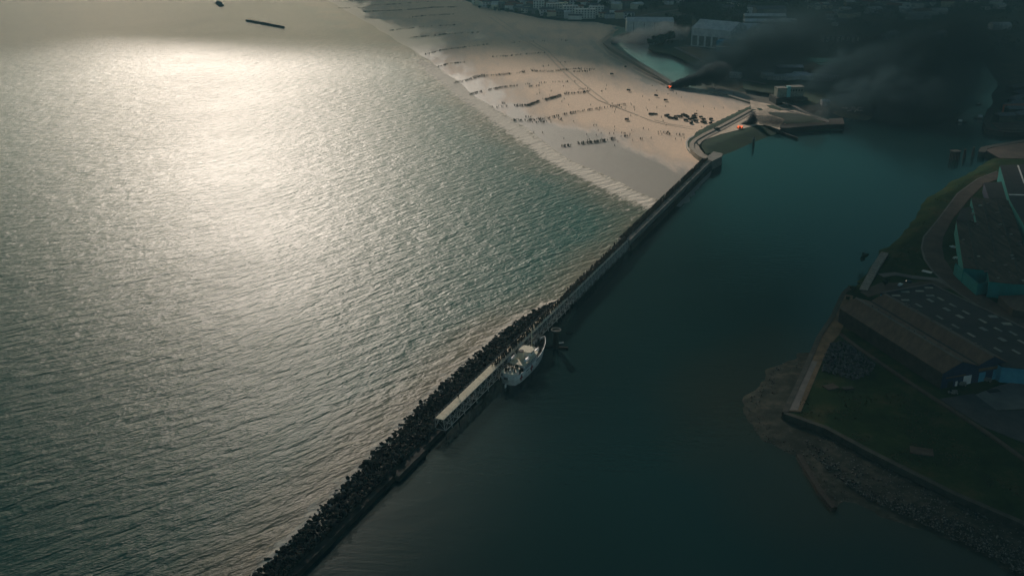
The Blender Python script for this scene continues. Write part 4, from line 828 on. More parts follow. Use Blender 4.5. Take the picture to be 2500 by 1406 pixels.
lines = [  # polylines of people on the sand, density per metre, spread
    ([(130, 465), (280, 430), (460, 410), (640, 390), (715, 385)], .55, 1.4), ([(715, 385), (900, 374), (1100, 364), (1380, 356)], .12, 1.2),
    ([(245, 568), (340, 545), (470, 535)], .8, 1.0), ([(705, 492), (860, 485), (1000, 472), (1165, 462)], .5, 1.0),
    ([(385, 705), (480, 690), (560, 668), (650, 650), (820, 640), (940, 628), (1030, 612), (1140, 618), (1220, 620), (1300, 610), (1450, 600), (1580, 606)], .85, 2.6),
    ([(540, 662), (600, 648), (650, 642)], 1.0, 1.4), ([(1370, 622), (1450, 626), (1560, 616)], .6, 1.6), ([(1030, 605), (1110, 580), (1220, 568)], .2, 1.6),
    ([(1220, 560), (1500, 520)], .08, 1.2),
    ([(515, 808), (580, 788), (680, 770), (800, 748), (900, 738)], 1.2, 1.6), ([(900, 738), (1050, 722), (1200, 712), (1420, 706)], .3, 1.2), ([(1020, 746), (1115, 738)], .8, 1.0),
    ([(905, 902), (1020, 902), (1110, 868), (1200, 850), (1300, 820), (1370, 805)], 2.2, 2.0), ([(1370, 808), (1480, 800), (1560, 785)], .9, 1.6), ([(680, 915), (780, 912), (870, 905)], .4, 1.8), ([(770, 880), (820, 882)], .6, 1.0), ([(1440, 775), (1560, 768), (1700, 745)], .3, 2.0),
    ([(880, 1028), (1000, 1030), (1100, 1022), (1200, 1010)], 1.2, 2.6), ([(980, 1000), (1060, 1002)], .8, 1.0), ([(1080, 1048), (1180, 1042)], .8, 1.0), ([(1230, 1035), (1300, 1022)], .5, 1.6), ([(1200, 1008), (1400, 968), (1600, 938), (1860, 905)], .7, 1.3),
    ([(1310, 1248), (1400, 1238), (1500, 1222), (1620, 1212), (1700, 1203)], 1.9, 1.6), ([(1720, 1195), (1800, 1186), (1905, 1192)], 1.4, 1.6), ([(1780, 1176), (1890, 1172)], .7, 1.0), ([(1640, 1145), (1850, 1150)], .22, 1.6), ([(1940, 1185), (2020, 1205)], .4, 1.6),
    ([(2090, 1140), (2150, 1142), (2230, 1152)], 1.0, 3.6), ([(2250, 1160), (2340, 1165)], .6, 2.6), ([(1930, 930), (2200, 925)], .15, 3.0), ([(1600, 795), (1670, 790)], .8, 2.0),
    ([(-380, 50), (-100, 40), (200, 20)], .35, 1.0), ([(-400, 100), (-200, 96), (0, 88), (200, 72), (420, 68)], .9, 1.2), ([(0, 155), (130, 140), (380, 130)], .6, 1.2), ([(-170, 262), (0, 245), (120, 232), (400, 220)], .5, 1.2), ([(0, 320), (130, 315), (300, 298), (450, 290), (600, 285)], .6, 1.2), ([(-700, 12), (-300, 10)], .3, 1.0), ([(-630, 70), (-380, 68)], .35, 1.0)]
sp = []; 
for pl, dens, spread in lines:
    w_ = [Vector(P2(*Z1(*q), 1.2)) for q in pl]
    for a, c in zip(w_[:-1], w_[1:]):
        ln = (c - a).length
        for k in range(int(ln * dens * 1.5)):
            q = a + (c - a) * rnd.random()
            if mnoise.noise(Vector((q.x * .09, q.y * .09, 4))) < -.30: continue
            sp.append((q.x + rnd.gauss(0, spread * .35), q.y + rnd.gauss(0, spread * .75), rnd.uniform(0, 6.3)))
for k in range(90): q = P2(rnd.uniform(1300, 1800), rnd.uniform(215, 360)); sp.append((q[0], q[1], rnd.uniform(0, 6.3)))
beach_poly = [P2(*q) for q in SAND_PX]; bs, _ = seg_dist(np.array([s[0] for s in sp]), np.array([s[1] for s in sp]), SHORE); ins_ = inside(np.array([s[0] for s in sp]), np.array([s[1] for s in sp]), beach_poly)
sp = [(x, y, float(np.clip(d * .012, -.2, 1.6)), r) for (x, y, r), d, i in zip(sp, bs, ins_) if i or d < 12]
crowd('crowd', sp, 'long thin lines of soldiers queueing across the beach down to the surf', M['beachcloth'])
for k in range(26): q = P(rnd.uniform(1698, 1722), 352 + rnd.uniform(-3, 26), ZL + .9); 
for k in range(24):
    t = k / 24; q = P(1702 + t * 20, 352 + t * 26, ZL); add_person(q[0] + rnd.uniform(-.6, .6), q[1], ZL - .15, rnd.uniform(0, 6), 'soldier in dark khaki filing along the edge of the green bank to the mole', 'soldiers filing past the green bank')
for i, (pl, wd_, lab) in enumerate((([(603, 52), (640, 60), (692, 69)], 5, 'long dark offshore stone breakwater'), ([(532, 6), (540, 17)], 8, 'short dark offshore stone breakwater near the top edge'))):
    b = MB(); a, c = Vector(P2(*pl[0])), Vector(P2(*pl[-1])); n = 260 if i == 0 else 130
    for k in range(n): q = a + (c - a) * rnd.random(); t = (c - a).normalized(); o_ = rnd.gauss(0, wd_ * .25); b.ico((q.x - t.y * o_, q.y + t.x * o_, rnd.uniform(.0, 2.2) * max(.2, 1 - abs(o_) / wd_)), rnd.uniform(1.0, 2.2), .3, 0, (1, .8, .7), rnd.uniform(0, 3))
    tag(b.build('breakwater', M['breakw']), lab, 'breakwater')
for (px, py, L_, lab) in ((2346, 299, 9, 'small dark workboat crossing the inner harbour'), (2270, 266, 5, 'tiny dark launch in the smoke of the inner harbour'), (2390, 256, 6, 'tiny launch near the far quay'), (2395, 290, 12, 'long low barge moored at the far quay')):
    small_boat(px, py, L_, M['pile'], lab, rnd.uniform(-.3, .3))

# valley gutter and roof vents
b = MB(); b.hexa([tw(.518, -.4, ZQ + 8.3), tw(.542, -.4, ZQ + 8.3), tw(.542, LW + .4, ZQ + 8.3), tw(.518, LW + .4, ZQ + 8.3)], [tw(.518, -.4, ZQ + 8.55), tw(.542, -.4, ZQ + 8.55), tw(.542, LW + .4, ZQ + 8.55), tw(.518, LW + .4, ZQ + 8.55)]); under(b.build('gutter', M['dark']), tg)
for k in range(16):
    a_, l_ = rnd.choice((.27, .77)), rnd.uniform(.05, .95) * LW; b = MB(); p_ = tw(a_, l_, ZQ + 11.3); b.tube(p_, (p_[0], p_[1], p_[2] + .9), .35, .3, 8); b.tube((p_[0], p_[1], p_[2] + .9), (p_[0], p_[1], p_[2] + 1.15), .55, .2, 8); under(b.build('roof_vent', M['yard']), tg)
fp = [Z5(*q) for q in ((1020, 700), (1130, 680), (1250, 700), (1400, 1050), (1400, 1270), (1150, 1240), (1000, 1120), (950, 1000), (920, 850))]
for k in range(34):
    a_, c_ = rnd.choice(fp), rnd.choice(fp); t_ = rnd.uniform(.1, .9); px, py = a_[0] + (c_[0] - a_[0]) * t_, a_[1] + (c_[1] - a_[1]) * t_; p_ = P(px, py, ZT)
    b = MB(); b.box(p_, (rnd.uniform(.8, 2.6), rnd.uniform(.6, 1.2), rnd.uniform(.3, .9)), .3); under(b.build('roof_vent', (M['yard'], M['skylight'], M['slab'])[k % 3]), tf)
# scrub and tussocks on the quay lawn
b = MB(); lawn_ = [P2(*q, ZQ) for q in ((1935, 1005), (1990, 930), (2010, 930), (2130, 925), (2300, 1010), (2413, 1075), (2500, 1130), (2700, 1260), (2700, 1350), (2500, 1265), (2334, 1196), (2112, 1085))] ; bank_ = [P2(*q, ZQ) for q in ((2165, 690), (2180, 600), (2245, 530), (2262, 500), (2320, 455), (2400, 415), (2434, 405), (2386, 430), (2330, 470), (2250, 575), (2245, 605), (2270, 665))]
for poly_, num in ((lawn_, 2600), (bank_, 900)):
    x0, x1, y0, y1 = min(p[0] for p in poly_), max(p[0] for p in poly_), min(p[1] for p in poly_), max(p[1] for p in poly_); X_ = np.array([rnd.uniform(x0, x1) for _ in range(num * 3)]); Y_ = np.array([rnd.uniform(y0, y1) for _ in range(num * 3)]); I_ = inside(X_, Y_, poly_)
    for x, y in list(zip(X_[I_], Y_[I_]))[:num]:
        if mnoise.noise(Vector((x * .06, y * .06, 1))) < -.05: continue
        r_ = rnd.uniform(.15, .55)
        for q in range(3):
            a_ = rnd.uniform(0, 6.3); b.add([(x, y, ZQ - .3), (x + math.cos(a_) * r_, y + math.sin(a_) * r_, ZQ + r_ * .3), (x + math.cos(a_ + 1) * r_ * .7, y + math.sin(a_ + 1) * r_ * .7, ZQ + r_ * .9)], [(0, 1, 2)])
tag(b.build('tussock_grass', mat('tussock blades', (.012, .03, .008), (.07, .06, .028), .2, .95)), 'rough tussocks and weeds scattered over the quay lawn and bank', 'grass', kind='stuff')

# ------------------------------------------------------------------ TOWN AND INDUSTRY BEHIND THE BEACH
ZN = 3.2
def bldg(px, py, wx, wy, h, wallm, roofm, label, name='house', rz=0.0, gable=True, floors=2, cat=None, wins=True, rh=None, group=None):
    loc = P(px, py, ZN); r = empty(name, loc, rz, label=label, cat=cat or name.replace('_', ' '), group=group)
    b = MB(); b.box((0, 0, -.5), (wx, wy, h + .5)); wl = b.build('wall', wallm, r)
    b = MB()
    if gable:
        rh = rh or wy * .22; x, y = wx / 2 + .3, wy / 2 + .3
        V = [(-x, -y, h), (x, -y, h), (x, y, h), (-x, y, h), (-x, 0, h + rh), (x, 0, h + rh)]
        b.add(V, [(0, 1, 5, 4), (2, 3, 4, 5), (0, 4, 3), (1, 2, 5), (3, 2, 1, 0)])
    else:
        b.box((0, 0, h), (wx + .5, wy + .5, .4)); b.box((wx * .2, 0, h + .4), (min(4, wx * .3), min(4, wy * .3), 1.6))
    b.build('roof', roofm, r)
    if wins:
        n = max(2, int(wx / 4)); 
        for f in range(floors):
            z = (f + .35) * h / floors; hh = h / floors * .5
            for k in range(n):
                x = -wx / 2 + (k + .5) * wx / n; b = MB(); b.box((x, -wy / 2, z), (wx / n * .45, .12, hh)); b.build('window', M['glass'], r)
    return r
# apartment blocks on the sea front
names = ['pale flat roofed apartment block on the seafront, %s' % s for s in ('leftmost of the tall blocks', 'second from the left', 'with a cream top storey', 'beside the widest block', 'the widest one nearest the channel', 'set back behind the widest one')]
for i, (a, b_, wx, wy, h) in enumerate(((1108, 92, 17, 13, 15), (1240, 108, 24, 13, 13), (1320, 122, 13, 13, 16), (1378, 134, 22, 14, 14), (1502, 158, 30, 14, 13), (1600, 128, 22, 12, 12))):
    px, py = Z1(a, b_); bldg(px, py, wx, wy, h, M['palewall'], M['palegrey'] if i != 2 else M['cream'], names[i], 'apartment_block', rnd.uniform(-.1, .15), False, 4)
GH = 'houses of the seafront town'
row = [(560, 36), (600, 44), (640, 30), (665, 62), (720, 40), (735, 78), (790, 66), (770, 34), (850, 80), (880, 58), (930, 96), (950, 72), (1000, 108), (1020, 84), (1060, 116), (1150, 130), (1190, 118), (1230, 140), (1290, 150), (1350, 155), (1420, 165), (1660, 150), (1700, 132), (1720, 158), (1760, 142), (1800, 160), (1840, 150), (1870, 162), (1450, 100), (1520, 90), (1380, 84), (1300, 70), (1180, 60), (1240, 50), (1100, 40), (1000, 48), (930, 30), (860, 24), (1350, 40), (1420, 48), (1480, 60), (1560, 50), (1420, 20), (1500, 14), (1580, 30)]
WM = [M['palewall'], M['cream'], M['wall'], M['palegrey']]; RM = [M['redroof'], M['greyroof'], M['palegrey'], M['greyroof']]
for i, (a, b_) in enumerate(row):
    px, py = Z1(a + rnd.uniform(-8, 8), b_)
    bldg(px, py, rnd.uniform(9, 20), rnd.uniform(8, 12), rnd.uniform(5, 9), WM[i % 4], RM[rnd.randrange(4)], 'small pale house with a pitched roof in the seafront town behind the beach', 'house', rnd.uniform(-.2, .3), True, 2, group=GH, wins=i % 3 == 0)
GT = 'houses of the hillside town at the top edge'
for i in range(165):
    px = rnd.uniform(1180, 2500) if i < 85 else rnd.uniform(1500, 2250); py = rnd.uniform(-6, 26) if i < 85 else rnd.uniform(0, 62)
    if i >= 85 and (px < 1640 and py > 18 or inside(np.array([px]), np.array([py]), [Z2(900, 130), Z2(1250, 130), Z2(2100, 190), Z2(2100, 330), Z2(1200, 330)])[0]): continue
    if 1700 < px < 1950 and rnd.random() < .6: continue
    if 1560 < px < 1700 and py > 12: continue
    bldg(px, py, rnd.uniform(10, 24), rnd.uniform(8, 13), rnd.uniform(5, 9), WM[rnd.randrange(4)], RM[rnd.randrange(4)], 'distant small house in the inland town along the top of the view', 'house', rnd.uniform(-.6, .6), True, 2, group=GT, wins=False)
# landmark buildings
bldg(*Z2(610, 352), 62, 30, 15, M['palewall'], M['palegrey'], 'big pale hall with tall doors standing over the steam by the channel', 'hall', -.05, True, 1, wins=False, rh=4)
lm = [o for o in C.objects if o.get('category') == 'hall'][-1]
for k in range(4): b = MB(); b.box((-22 + k * 14, -15, 0), (.8, .3, 14)); b.build('door_post', M['wall'], lm)
tag(strip('footbridge', None, 4, M['slab'], ZN + 6, None, 1.2, world=[P2(*Z2(a, b_), 9) for a, b_ in ((470, 214), (660, 206), (860, 216))]), 'dark bridge deck crossing behind the pale hall', 'bridge')
def hall2(px, py, wx, wy, h, rh, rz, wallm, roofm, lab, name='warehouse'):
    return bldg(px, py, wx, wy, h, wallm, roofm, lab, name, rz, True, 1, wins=False, rh=rh)
h1 = hall2(*Z2(1375, 505), 52, 46, 22, 8, -.62, M['palegrey'], M['palegrey'], 'large pale grey double pitched hall beside the blue shed')
for k in range(5): b = MB(); b.box((-21 + k * 9, -23, 1), (6.5, .2, 12)); b.build('wall_panel', M['wall'], h1)
hall2(*Z2(1500, 450), 60, 26, 17, 6, -.62, M['palewall'], M['palegrey'], 'long pale hall joined behind the double pitched hall')
h2 = bldg(*Z2(1500, 580), 28, 20, 13, M['blueshed'], M['blueshed'], 'bright blue clad shed with a white band in front of the pale grey hall', 'shed', -.45, False, 1, wins=False)
b = MB(); b.box((0, 0, 7), (28.4, 20.4, .9)); b.build('white_band', M['white'], h2)
b = MB(); b.box((-2, -10.1, 8.3), (9, .3, 3.2)); b.build('window', M['glass'], h2)
hall2(*Z2(1885, 238), 58, 16, 8, 3, -.03, M['wall'], M['palegrey'], 'long grey roofed shed, the far one of the pair above the industrial yard')
hall2(*Z2(1905, 300), 62, 18, 8, 3, -.03, M['wall'], M['palegrey'], 'long grey roofed shed, the near one of the pair above the industrial yard')
hall2(*Z2(1940, 180), 45, 20, 11, 4, .1, M['wall'], M['greyroof'], 'broad grey hall behind the pair of long sheds')
hall2(*Z2(2160, 835), 26, 12, 9, 2, 0, M['slab'], M['palegrey'], 'dark walled pavilion with a pale roof near the marina')
ms_ = bldg(*Z2(2440, 880), 46, 16, 4, M['palewall'], M['palegrey'], 'low wide building with a long pale roof at the marina edge', 'building', -.42, False, 1, wins=False)
GW = 'low white buildings along the marsh edge'
for i, (a, b_, wx) in enumerate(((1920, 866, 12), (1985, 884, 12), (2110, 884, 11), (2150, 880, 13), (2200, 876, 12), (2285, 858, 14), (1570, 860, 12))): bldg(*Z2(a, b_), wx, 8, 4, M['white'], M['palegrey'], 'low white building in the row between the lawn and the marina', 'building', rnd.uniform(-.5, .3), True, 1, group=GW, wins=False)
for i, (a, b_, wx, lab) in enumerate(((1610, 330, 34, 'scattered pale shed left of the yard track'), (1700, 335, 30, 'pale shed with a skewed roof on the yard track'), (1840, 370, 36, 'pale curved yard building nearest the grey smoke'), (1900, 350, 20, 'small pale yard building right of the curved one'))): bldg(*Z2(a, b_), wx, 14, 6, M['palewall'], M['palegrey'], lab, 'shed', rnd.uniform(-.4, .3), True, 1, wins=False)
# houses seen through the smoke (upper right)
Z3 = lambda a, b_: (1950 + a / 4.536, b_ / 4.536)
for i, (a, b_, wx, wm, rm, lab) in enumerate(((1360, 170, 26, M['palewall'], M['redroof'], 'house with a bright red end wall in the upper right smoke'), (1540, 165, 24, M['palewall'], M['palegrey'], 'pale square block right of the red house in the smoke'), (1320, 215, 34, M['palegrey'], M['palegrey'], 'low pale shed below the red house'), (450, 462, 44, M['palewall'], M['greyroof'], 'row of pale garages with dark doors in the field'), (1510, 440, 55, M['palewall'], M['palegrey'], 'long slanting pale hall dim in the smoke'), (1010, 430, 34, M['palegrey'], M['palegrey'], 'second slanting hall dim in the smoke'), (2220, 330, 26, M['palegrey'], M['palegrey'], 'pale industrial shed far right in the smoke'), (398, 292, 14, M['white'], M['white'], 'tiny white hut beside the far road'), (290, 1160, 14, M['palegrey'], M['palegrey'], 'small grey hut above the headland channel'))):
    r = bldg(*Z3(a, b_), wx * (.5 if 'hut' in lab else 1), 7 if 'hut' in lab else 14, 3.5 if 'hut' in lab else 7, wm, rm, lab, 'building', .9 if 'slant' in lab else rnd.uniform(-.3, .3), 'garage' not in lab, 1, wins=False)
    if 'garages' in lab:
        for k in range(7): b = MB(); b.box((-19 + k * 6.2, -7, .5), (2.4, .3, 6.5)); b.build('garage_door', M['dark'], r)
rr = bldg(*Z3(2470, 1245), 30, 14, 6, M['orange'], M['redroof'], 'orange sided shed on the dark far quay', 'shed', .2, False, 1, wins=False)
for i in range(9): bldg(2430 + rnd.uniform(0, 70), 225 + i * 9, rnd.uniform(10, 24), 9, rnd.uniform(3, 6), M['slab'], M['greyroof'], 'dark low shed on the far quay behind the harbour smoke', 'shed', rnd.uniform(0, 1.2), True, 1, group='dark sheds on the far quay', wins=False)
# marina boats
GM = 'pale yachts laid up in the marina'
mb0 = None
for i in range(46):
    a = rnd.uniform(920, 1120); b_ = rnd.uniform(735, 900) if a < 1020 else rnd.uniform(760, 905)
    p = P(*Z3(a, b_), ZN)
    if mb0 is None: mb0 = small_boat(*Z3(a, b_), 8, M['white'], 'pale yacht laid up on the quay ground in the packed marina', 0, ZN, GM, False, name='yacht'); mt = tree_of(mb0); o = mb0
    else: o = copy_tree(mb0, mt)
    o.location = (p[0], p[1], ZN + .6); o.rotation_euler.z = rnd.choice((0.2, 1.3)) + rnd.uniform(-.2, .2); o['label'] = 'pale yacht laid up in the packed marina half hidden by smoke'
for i in range(14):
    p = P(*Z3(rnd.uniform(480, 690), rnd.uniform(1185, 1250)), ZN); o = copy_tree(mb0, mt); o.location = (p[0], p[1], ZN + .5); o.scale = (.6,) * 3; o.rotation_euler.z = rnd.uniform(0, 3)
    o['label'] = 'small pale boat stored ashore on the dark spit beyond the headland'; o['group'] = 'boats stored on the dark spit'
# control tower on its islet
ct = empty('control_building', P(*Z2(2150, 1100), ZN), .1, label='pale blocky control building with a turquoise stair tower on a dark islet', cat='building')
b = MB(); b.box((0, 0, -3), (30, 20, 6)); b.build('base', M['slab'], ct)
b = MB(); b.box((-8, 0, 3), (9, 9, 8)); b.box((6, 1, 3), (14, 9, 8.5)); b.build('wall', mat('aged pale render', (.16, .18, .14), (.28, .29, .24), .4), ct)
b = MB(); b.box((-2, -4, 1), (3.4, 3.4, 12)); b.build('stair_tower', mat('pale turquoise panel', (.16, .42, .42), (.22, .5, .48), .3), ct)
b = MB(); b.box((6, 1, 11.5), (15, 10, .5)); b.box((-8, 0, 11), (9.6, 9.6, .4)); b.build('roof', M['wall'], ct)
for k in range(5): b = MB(); b.box((0.5 + k * 2.7, -3.5, 8), (1.6, .14, 1.6)); b.build('window', M['glass'], ct)
# fields, tracks and lawns of the mainland
sheet('lawn', [Z2(1650, 905), Z2(1800, 880), Z2(2100, 895), Z2(2350, 900), Z2(2495, 930), Z2(2700, 1050), Z2(2400, 1180), Z2(2250, 1110), Z2(2100, 1050), Z2(1850, 1020), Z2(1650, 985)], M['bank'], ZN + .35)
sheet('green_bank', [Z2(620, 500), Z2(760, 500), Z2(900, 540), Z2(1100, 640), Z2(1280, 730), Z2(1290, 775), Z2(1150, 735), Z2(850, 600), Z2(700, 585), Z2(600, 545)], M['bank'], ZN + .3)
sheet('field', [Z2(930, 520), Z2(1150, 520), Z2(1400, 640), Z2(1480, 690), Z2(1300, 700), Z2(1100, 610)], mat('dry field', (.08, .07, .045), (.13, .11, .075), .03), ZN + .3)
sheet('field', [Z2(1950, 350), Z2(2300, 240), Z2(2700, 300), Z2(3100, 430), Z2(2900, 560), Z2(2300, 480)], mat('brown field', (.035, .035, .024), (.07, .06, .04), .015), ZN + .3)
for px in ([Z2(390, 300), Z2(430, 190), Z2(700, 140), Z2(1000, 100)], [Z2(1090, 305), Z2(1300, 262), Z2(1500, 245)], [Z2(740, 215), Z2(850, 185), Z2(960, 165)], [Z2(900, 525), Z2(1100, 620), Z2(1260, 705)], [Z2(1000, 500), Z2(1200, 540), Z2(1480, 610)], [Z2(2300, 210), Z2(2700, 250), Z2(3300, 215), Z2(4500, 240)], [Z2(2360, 690), Z2(2600, 700), Z2(3000, 720)], [Z2(1560, 880), Z2(1750, 900), Z2(1900, 930)]):
    strip('road', px, 5, M['yard'], ZN + .45, 'structure', .5)
sheet('channel_water', [Z2(2250, 640), Z2(2700, 650), Z2(3100, 700), Z2(3000, 760), Z2(2500, 720)], M['harbour'], ZN + .42)

# ------------------------------------------------------------------ TREES
def tree_proto(h, r, seed, name='tree'):
    g = random.Random(seed); root = empty(name, (0, 0, -900), cat='tree')
    b = MB(); b.tube((0, 0, -.5), (0, 0, h * .5), .04 * h, .022 * h, 6)
    for k in range(4): a = g.uniform(0, 6.3); b.tube((0, 0, h * .35), (math.cos(a) * r * .5, math.sin(a) * r * .5, h * .65), .018 * h, .008 * h, 4)
    b.build('trunk', M['timber'], root)
    b = MB(); lobes = [(g.uniform(-.55, .55) * r, g.uniform(-.55, .55) * r, h * g.uniform(.42, .82), r * g.uniform(.35, .6)) for _ in range(9)]
    for (x, y, z, q) in lobes:
        for k in range(34):
            v = Vector((g.gauss(0, 1), g.gauss(0, 1), g.gauss(0, 1))).normalized() * q * g.uniform(.65, 1.08); c = Vector((x, y, z)) + Vector((v.x, v.y, v.z * .8)); s = g.uniform(.07, .15) * r * 1.5
            t = Vector((g.gauss(0, 1), g.gauss(0, 1), g.gauss(0, 1))).normalized(); u_ = t.orthogonal().normalized() * s; v_ = t.cross(u_)
            b.add([c + u_, c + v_, c - u_, c - v_], [(0, 1, 2, 3)])
    b.build('crown', M['foliage'], root); return root
TP = [tree_proto(11, 5, 1), tree_proto(9, 4.5, 2), tree_proto(13, 5.5, 3)]; TT = [tree_of(t) for t in TP]; used = [False] * 3
def put_tree(px, py, z, s, lab, group):
    k = rnd.randrange(3); p = P(px, py, z)
    if not used[k]: o = TP[k]; used[k] = True
    else: o = copy_tree(TP[k], TT[k])
    o.location = (p[0], p[1], z); o.rotation_euler.z = rnd.uniform(0, 6); o.scale = (s, s, s * rnd.uniform(.8, 1.1)); o['label'] = lab; o['category'] = 'tree'; o['group'] = group; return o
def scatter(poly, n, lab, group, s=(.8, 1.3), z=ZN):
    xs = [p[0] for p in poly]; ys = [p[1] for p in poly]; k = 0
    while k < n:
        x, y = rnd.uniform(min(xs), max(xs)), rnd.uniform(min(ys), max(ys))
        if inside(np.array([x]), np.array([y]), poly)[0]: put_tree(x, y, z, rnd.uniform(*s), lab, group); k += 1
scatter([Z2(*q) for q in ((600, 500), (700, 470), (800, 450), (870, 455), (880, 500), (760, 515), (640, 530))], 16, 'dark bushy tree on the hooked tip of the marsh bank', 'trees on the marsh bank tip', (.7, 1.1))
scatter([Z2(*q) for q in ((390, 230), (480, 220), (540, 260), (520, 320), (420, 320))], 8, 'dark tree left of the big pale hall', 'trees left of the pale hall')
scatter([Z2(*q) for q in ((780, 240), (1000, 270), (1090, 330), (1060, 370), (900, 340), (780, 290))], 16, 'dark tree in the clump right of the pale hall', 'trees right of the pale hall')
scatter([Z2(*q) for q in ((420, 160), (470, 60), (560, 20), (740, 40), (750, 100), (600, 140))], 22, 'dark tree in the wood behind the greenhouses', 'trees of the wood behind the greenhouses')
scatter([Z2(*q) for q in ((960, 180), (1050, 110), (1240, 130), (1280, 200), (1100, 240))], 18, 'dark tree in the copse above the yard track', 'trees of the copse above the track')
scatter([Z1(*q) for q in ((580, 70), (1000, 125), (1300, 175), (1290, 195), (900, 125), (600, 80))], 16, 'low dark tree along the seafront wall', 'trees along the seafront', (.45, .7))
scatter([Z1(*q) for q in ((700, 20), (1300, 10), (1700, 60), (1700, 120), (1250, 100), (800, 55))], 34, 'dark tree between the houses of the seafront town', 'trees of the seafront town', (.6, 1.1))
# the far woods read as one mass
b = MB(); g = random.Random(5)
def woods(px0, px1, py0, py1, n, dens=1):
    for _ in range(n):
        p = P(g.uniform(px0, px1), g.uniform(py0, py1), ZN); r = g.uniform(3.5, 6.5)
        for k in range(26):
            v = Vector((g.gauss(0, 1), g.gauss(0, 1), abs(g.gauss(0, 1)))).normalized() * r * g.uniform(.7, 1.1); c = Vector(p) + Vector((v.x, v.y, v.z * 1.3 + 1)); s = g.uniform(.7, 1.5)
            t = Vector((g.gauss(0, 1), g.gauss(0, 1), g.gauss(0, 1))).normalized(); u_ = t.orthogonal().normalized() * s; v_ = t.cross(u_); b.add([c + u_, c + v_, c - u_, c - v_], [(0, 1, 2, 3)])
woods(1660, 1980, -14, 34, 560); woods(1950, 2500, -10, 40, 300); woods(1200, 1660, -14, 14, 190); woods(1980, 2500, 40, 130, 120); woods(1700, 1850, 34, 62, 60)
tag(b.build('far_woods', M['foliage']), 'dark far woodland mass inland of the town', 'woods', kind='stuff')
for (px, py) in ((2110, 636), (2104, 641), (2165, 690), (2160, 700), (2083, 712), (2070, 735)): put_tree(px, py, 3.4, rnd.uniform(.22, .36), 'small dark bush at the edge of the quay bank', 'bushes on the quay bank')

# ------------------------------------------------------------------ FIRES AND SMOKE
def fire(px, py, z, s, lab):
    r = empty('burning_wreck', P(px, py, z), .3, label=lab, cat='wreck')
    b = MB(); b.box((0, 0, 0), (5 * s, 2.4 * s, 1.4 * s)); b.box((-.8 * s, 0, 1.4 * s), (2.2 * s, 1.9 * s, .8 * s)); b.build('wreck', M['dark'], r)
    m = bpy.data.materials.get('flame')
    if not m:
        m = bpy.data.materials.new('flame'); m.use_nodes = True; q = m.node_tree.nodes['Principled BSDF']; q.inputs['Base Color'].default_value = (.8, .15, .05, 1); q.inputs['Emission Color'].default_value = (1, .16, .04, 1); q.inputs['Emission Strength'].default_value = .9
    b = MB()
    for k in range(9):
        x, y, hh = rnd.uniform(-2.2, 2.2) * s, rnd.uniform(-1, 1) * s, rnd.uniform(1.8, 3.8) * s; p0 = Vector((x, y, .4)); p1 = Vector((x + .3 * s, y, hh * .6)); p2 = Vector((x + .9 * s, y, hh))
        b.tube(p0, p1, .55 * s, .5 * s, 6); b.tube(p1, p2, .5 * s, .04, 6)
    b.build('flames', m, r)
fire(1634, 216, 1.5, .9, 'burning wreck with orange flames on the pale sand near the embankment')
fire(1806, 314, ZL - .2, .9, 'burning wreck with orange flames behind the green bank')

def smoke_mat(name, dens, col=(.10, .12, .13), fr=1.0, edge=.35, thr=.42, absorb=True, scale=2.2, seed=0, aniso=.3, size=10., amp=1.5):
    m = bpy.data.materials.new(name); m.use_nodes = True; n = m.node_tree; n.nodes.clear(); A = n.nodes.new; K = n.links.new
    o = A('ShaderNodeOutputMaterial'); v = A('ShaderNodeVolumePrincipled'); v.inputs['Color'].default_value = (*col, 1); v.inputs['Anisotropy'].default_value = aniso
    tc = A('ShaderNodeTexCoord'); ln = A('ShaderNodeVectorMath'); ln.operation = 'LENGTH'; K(tc.outputs['Object'], ln.inputs[0])
    nz = A('ShaderNodeTexNoise'); nz.inputs['Scale'].default_value = scale; nz.inputs['Detail'].default_value = 4; nz.inputs['Roughness'].default_value = .6
    gp = A('ShaderNodeNewGeometry'); geo = A('ShaderNodeVectorMath'); geo.operation = 'SCALE'; geo.inputs['Scale'].default_value = 1.0 / size; K(gp.outputs['Position'], geo.inputs[0]); K(geo.outputs[0], nz.inputs['Vector'])
    # field = 1 - r + (noise-.5)*k
    a1 = A('ShaderNodeMath'); a1.operation = 'SUBTRACT'; a1.inputs[0].default_value = 1.0; K(ln.outputs['Value'], a1.inputs[1])
    a2 = A('ShaderNodeMath'); a2.operation = 'MULTIPLY_ADD'; a2.inputs[1].default_value = amp; a2.inputs[2].default_value = -.5 * amp - .03; K(nz.outputs['Fac'], a2.inputs[0])
    a3 = A('ShaderNodeMath'); a3.operation = 'ADD'; K(a1.outputs[0], a3.inputs[0]); K(a2.outputs[0], a3.inputs[1])
    mr = A('ShaderNodeMapRange'); mr.interpolation_type = 'SMOOTHSTEP'; mr.inputs['From Min'].default_value = .08; mr.inputs['From Max'].default_value = .08 + edge; mr.inputs['To Max'].default_value = dens; K(a3.outputs[0], mr.inputs[0])
    # fade to nothing at the hull of the puff
    e_ = A('ShaderNodeMapRange'); e_.inputs['From Min'].default_value = .0; e_.inputs['From Max'].default_value = .18; K(a1.outputs[0], e_.inputs[0])
    mu = A('ShaderNodeMath'); mu.operation = 'MULTIPLY'; K(mr.outputs[0], mu.inputs[0]); K(e_.outputs[0], mu.inputs[1]); K(mu.outputs[0], v.inputs['Density']); K(v.outputs[0], o.inputs['Volume'])
    return m
def puff_mesh():
    me = bpy.data.meshes.new('smoke_puff'); v, f = ICO[2]; me.from_pydata(v, [], f); return me
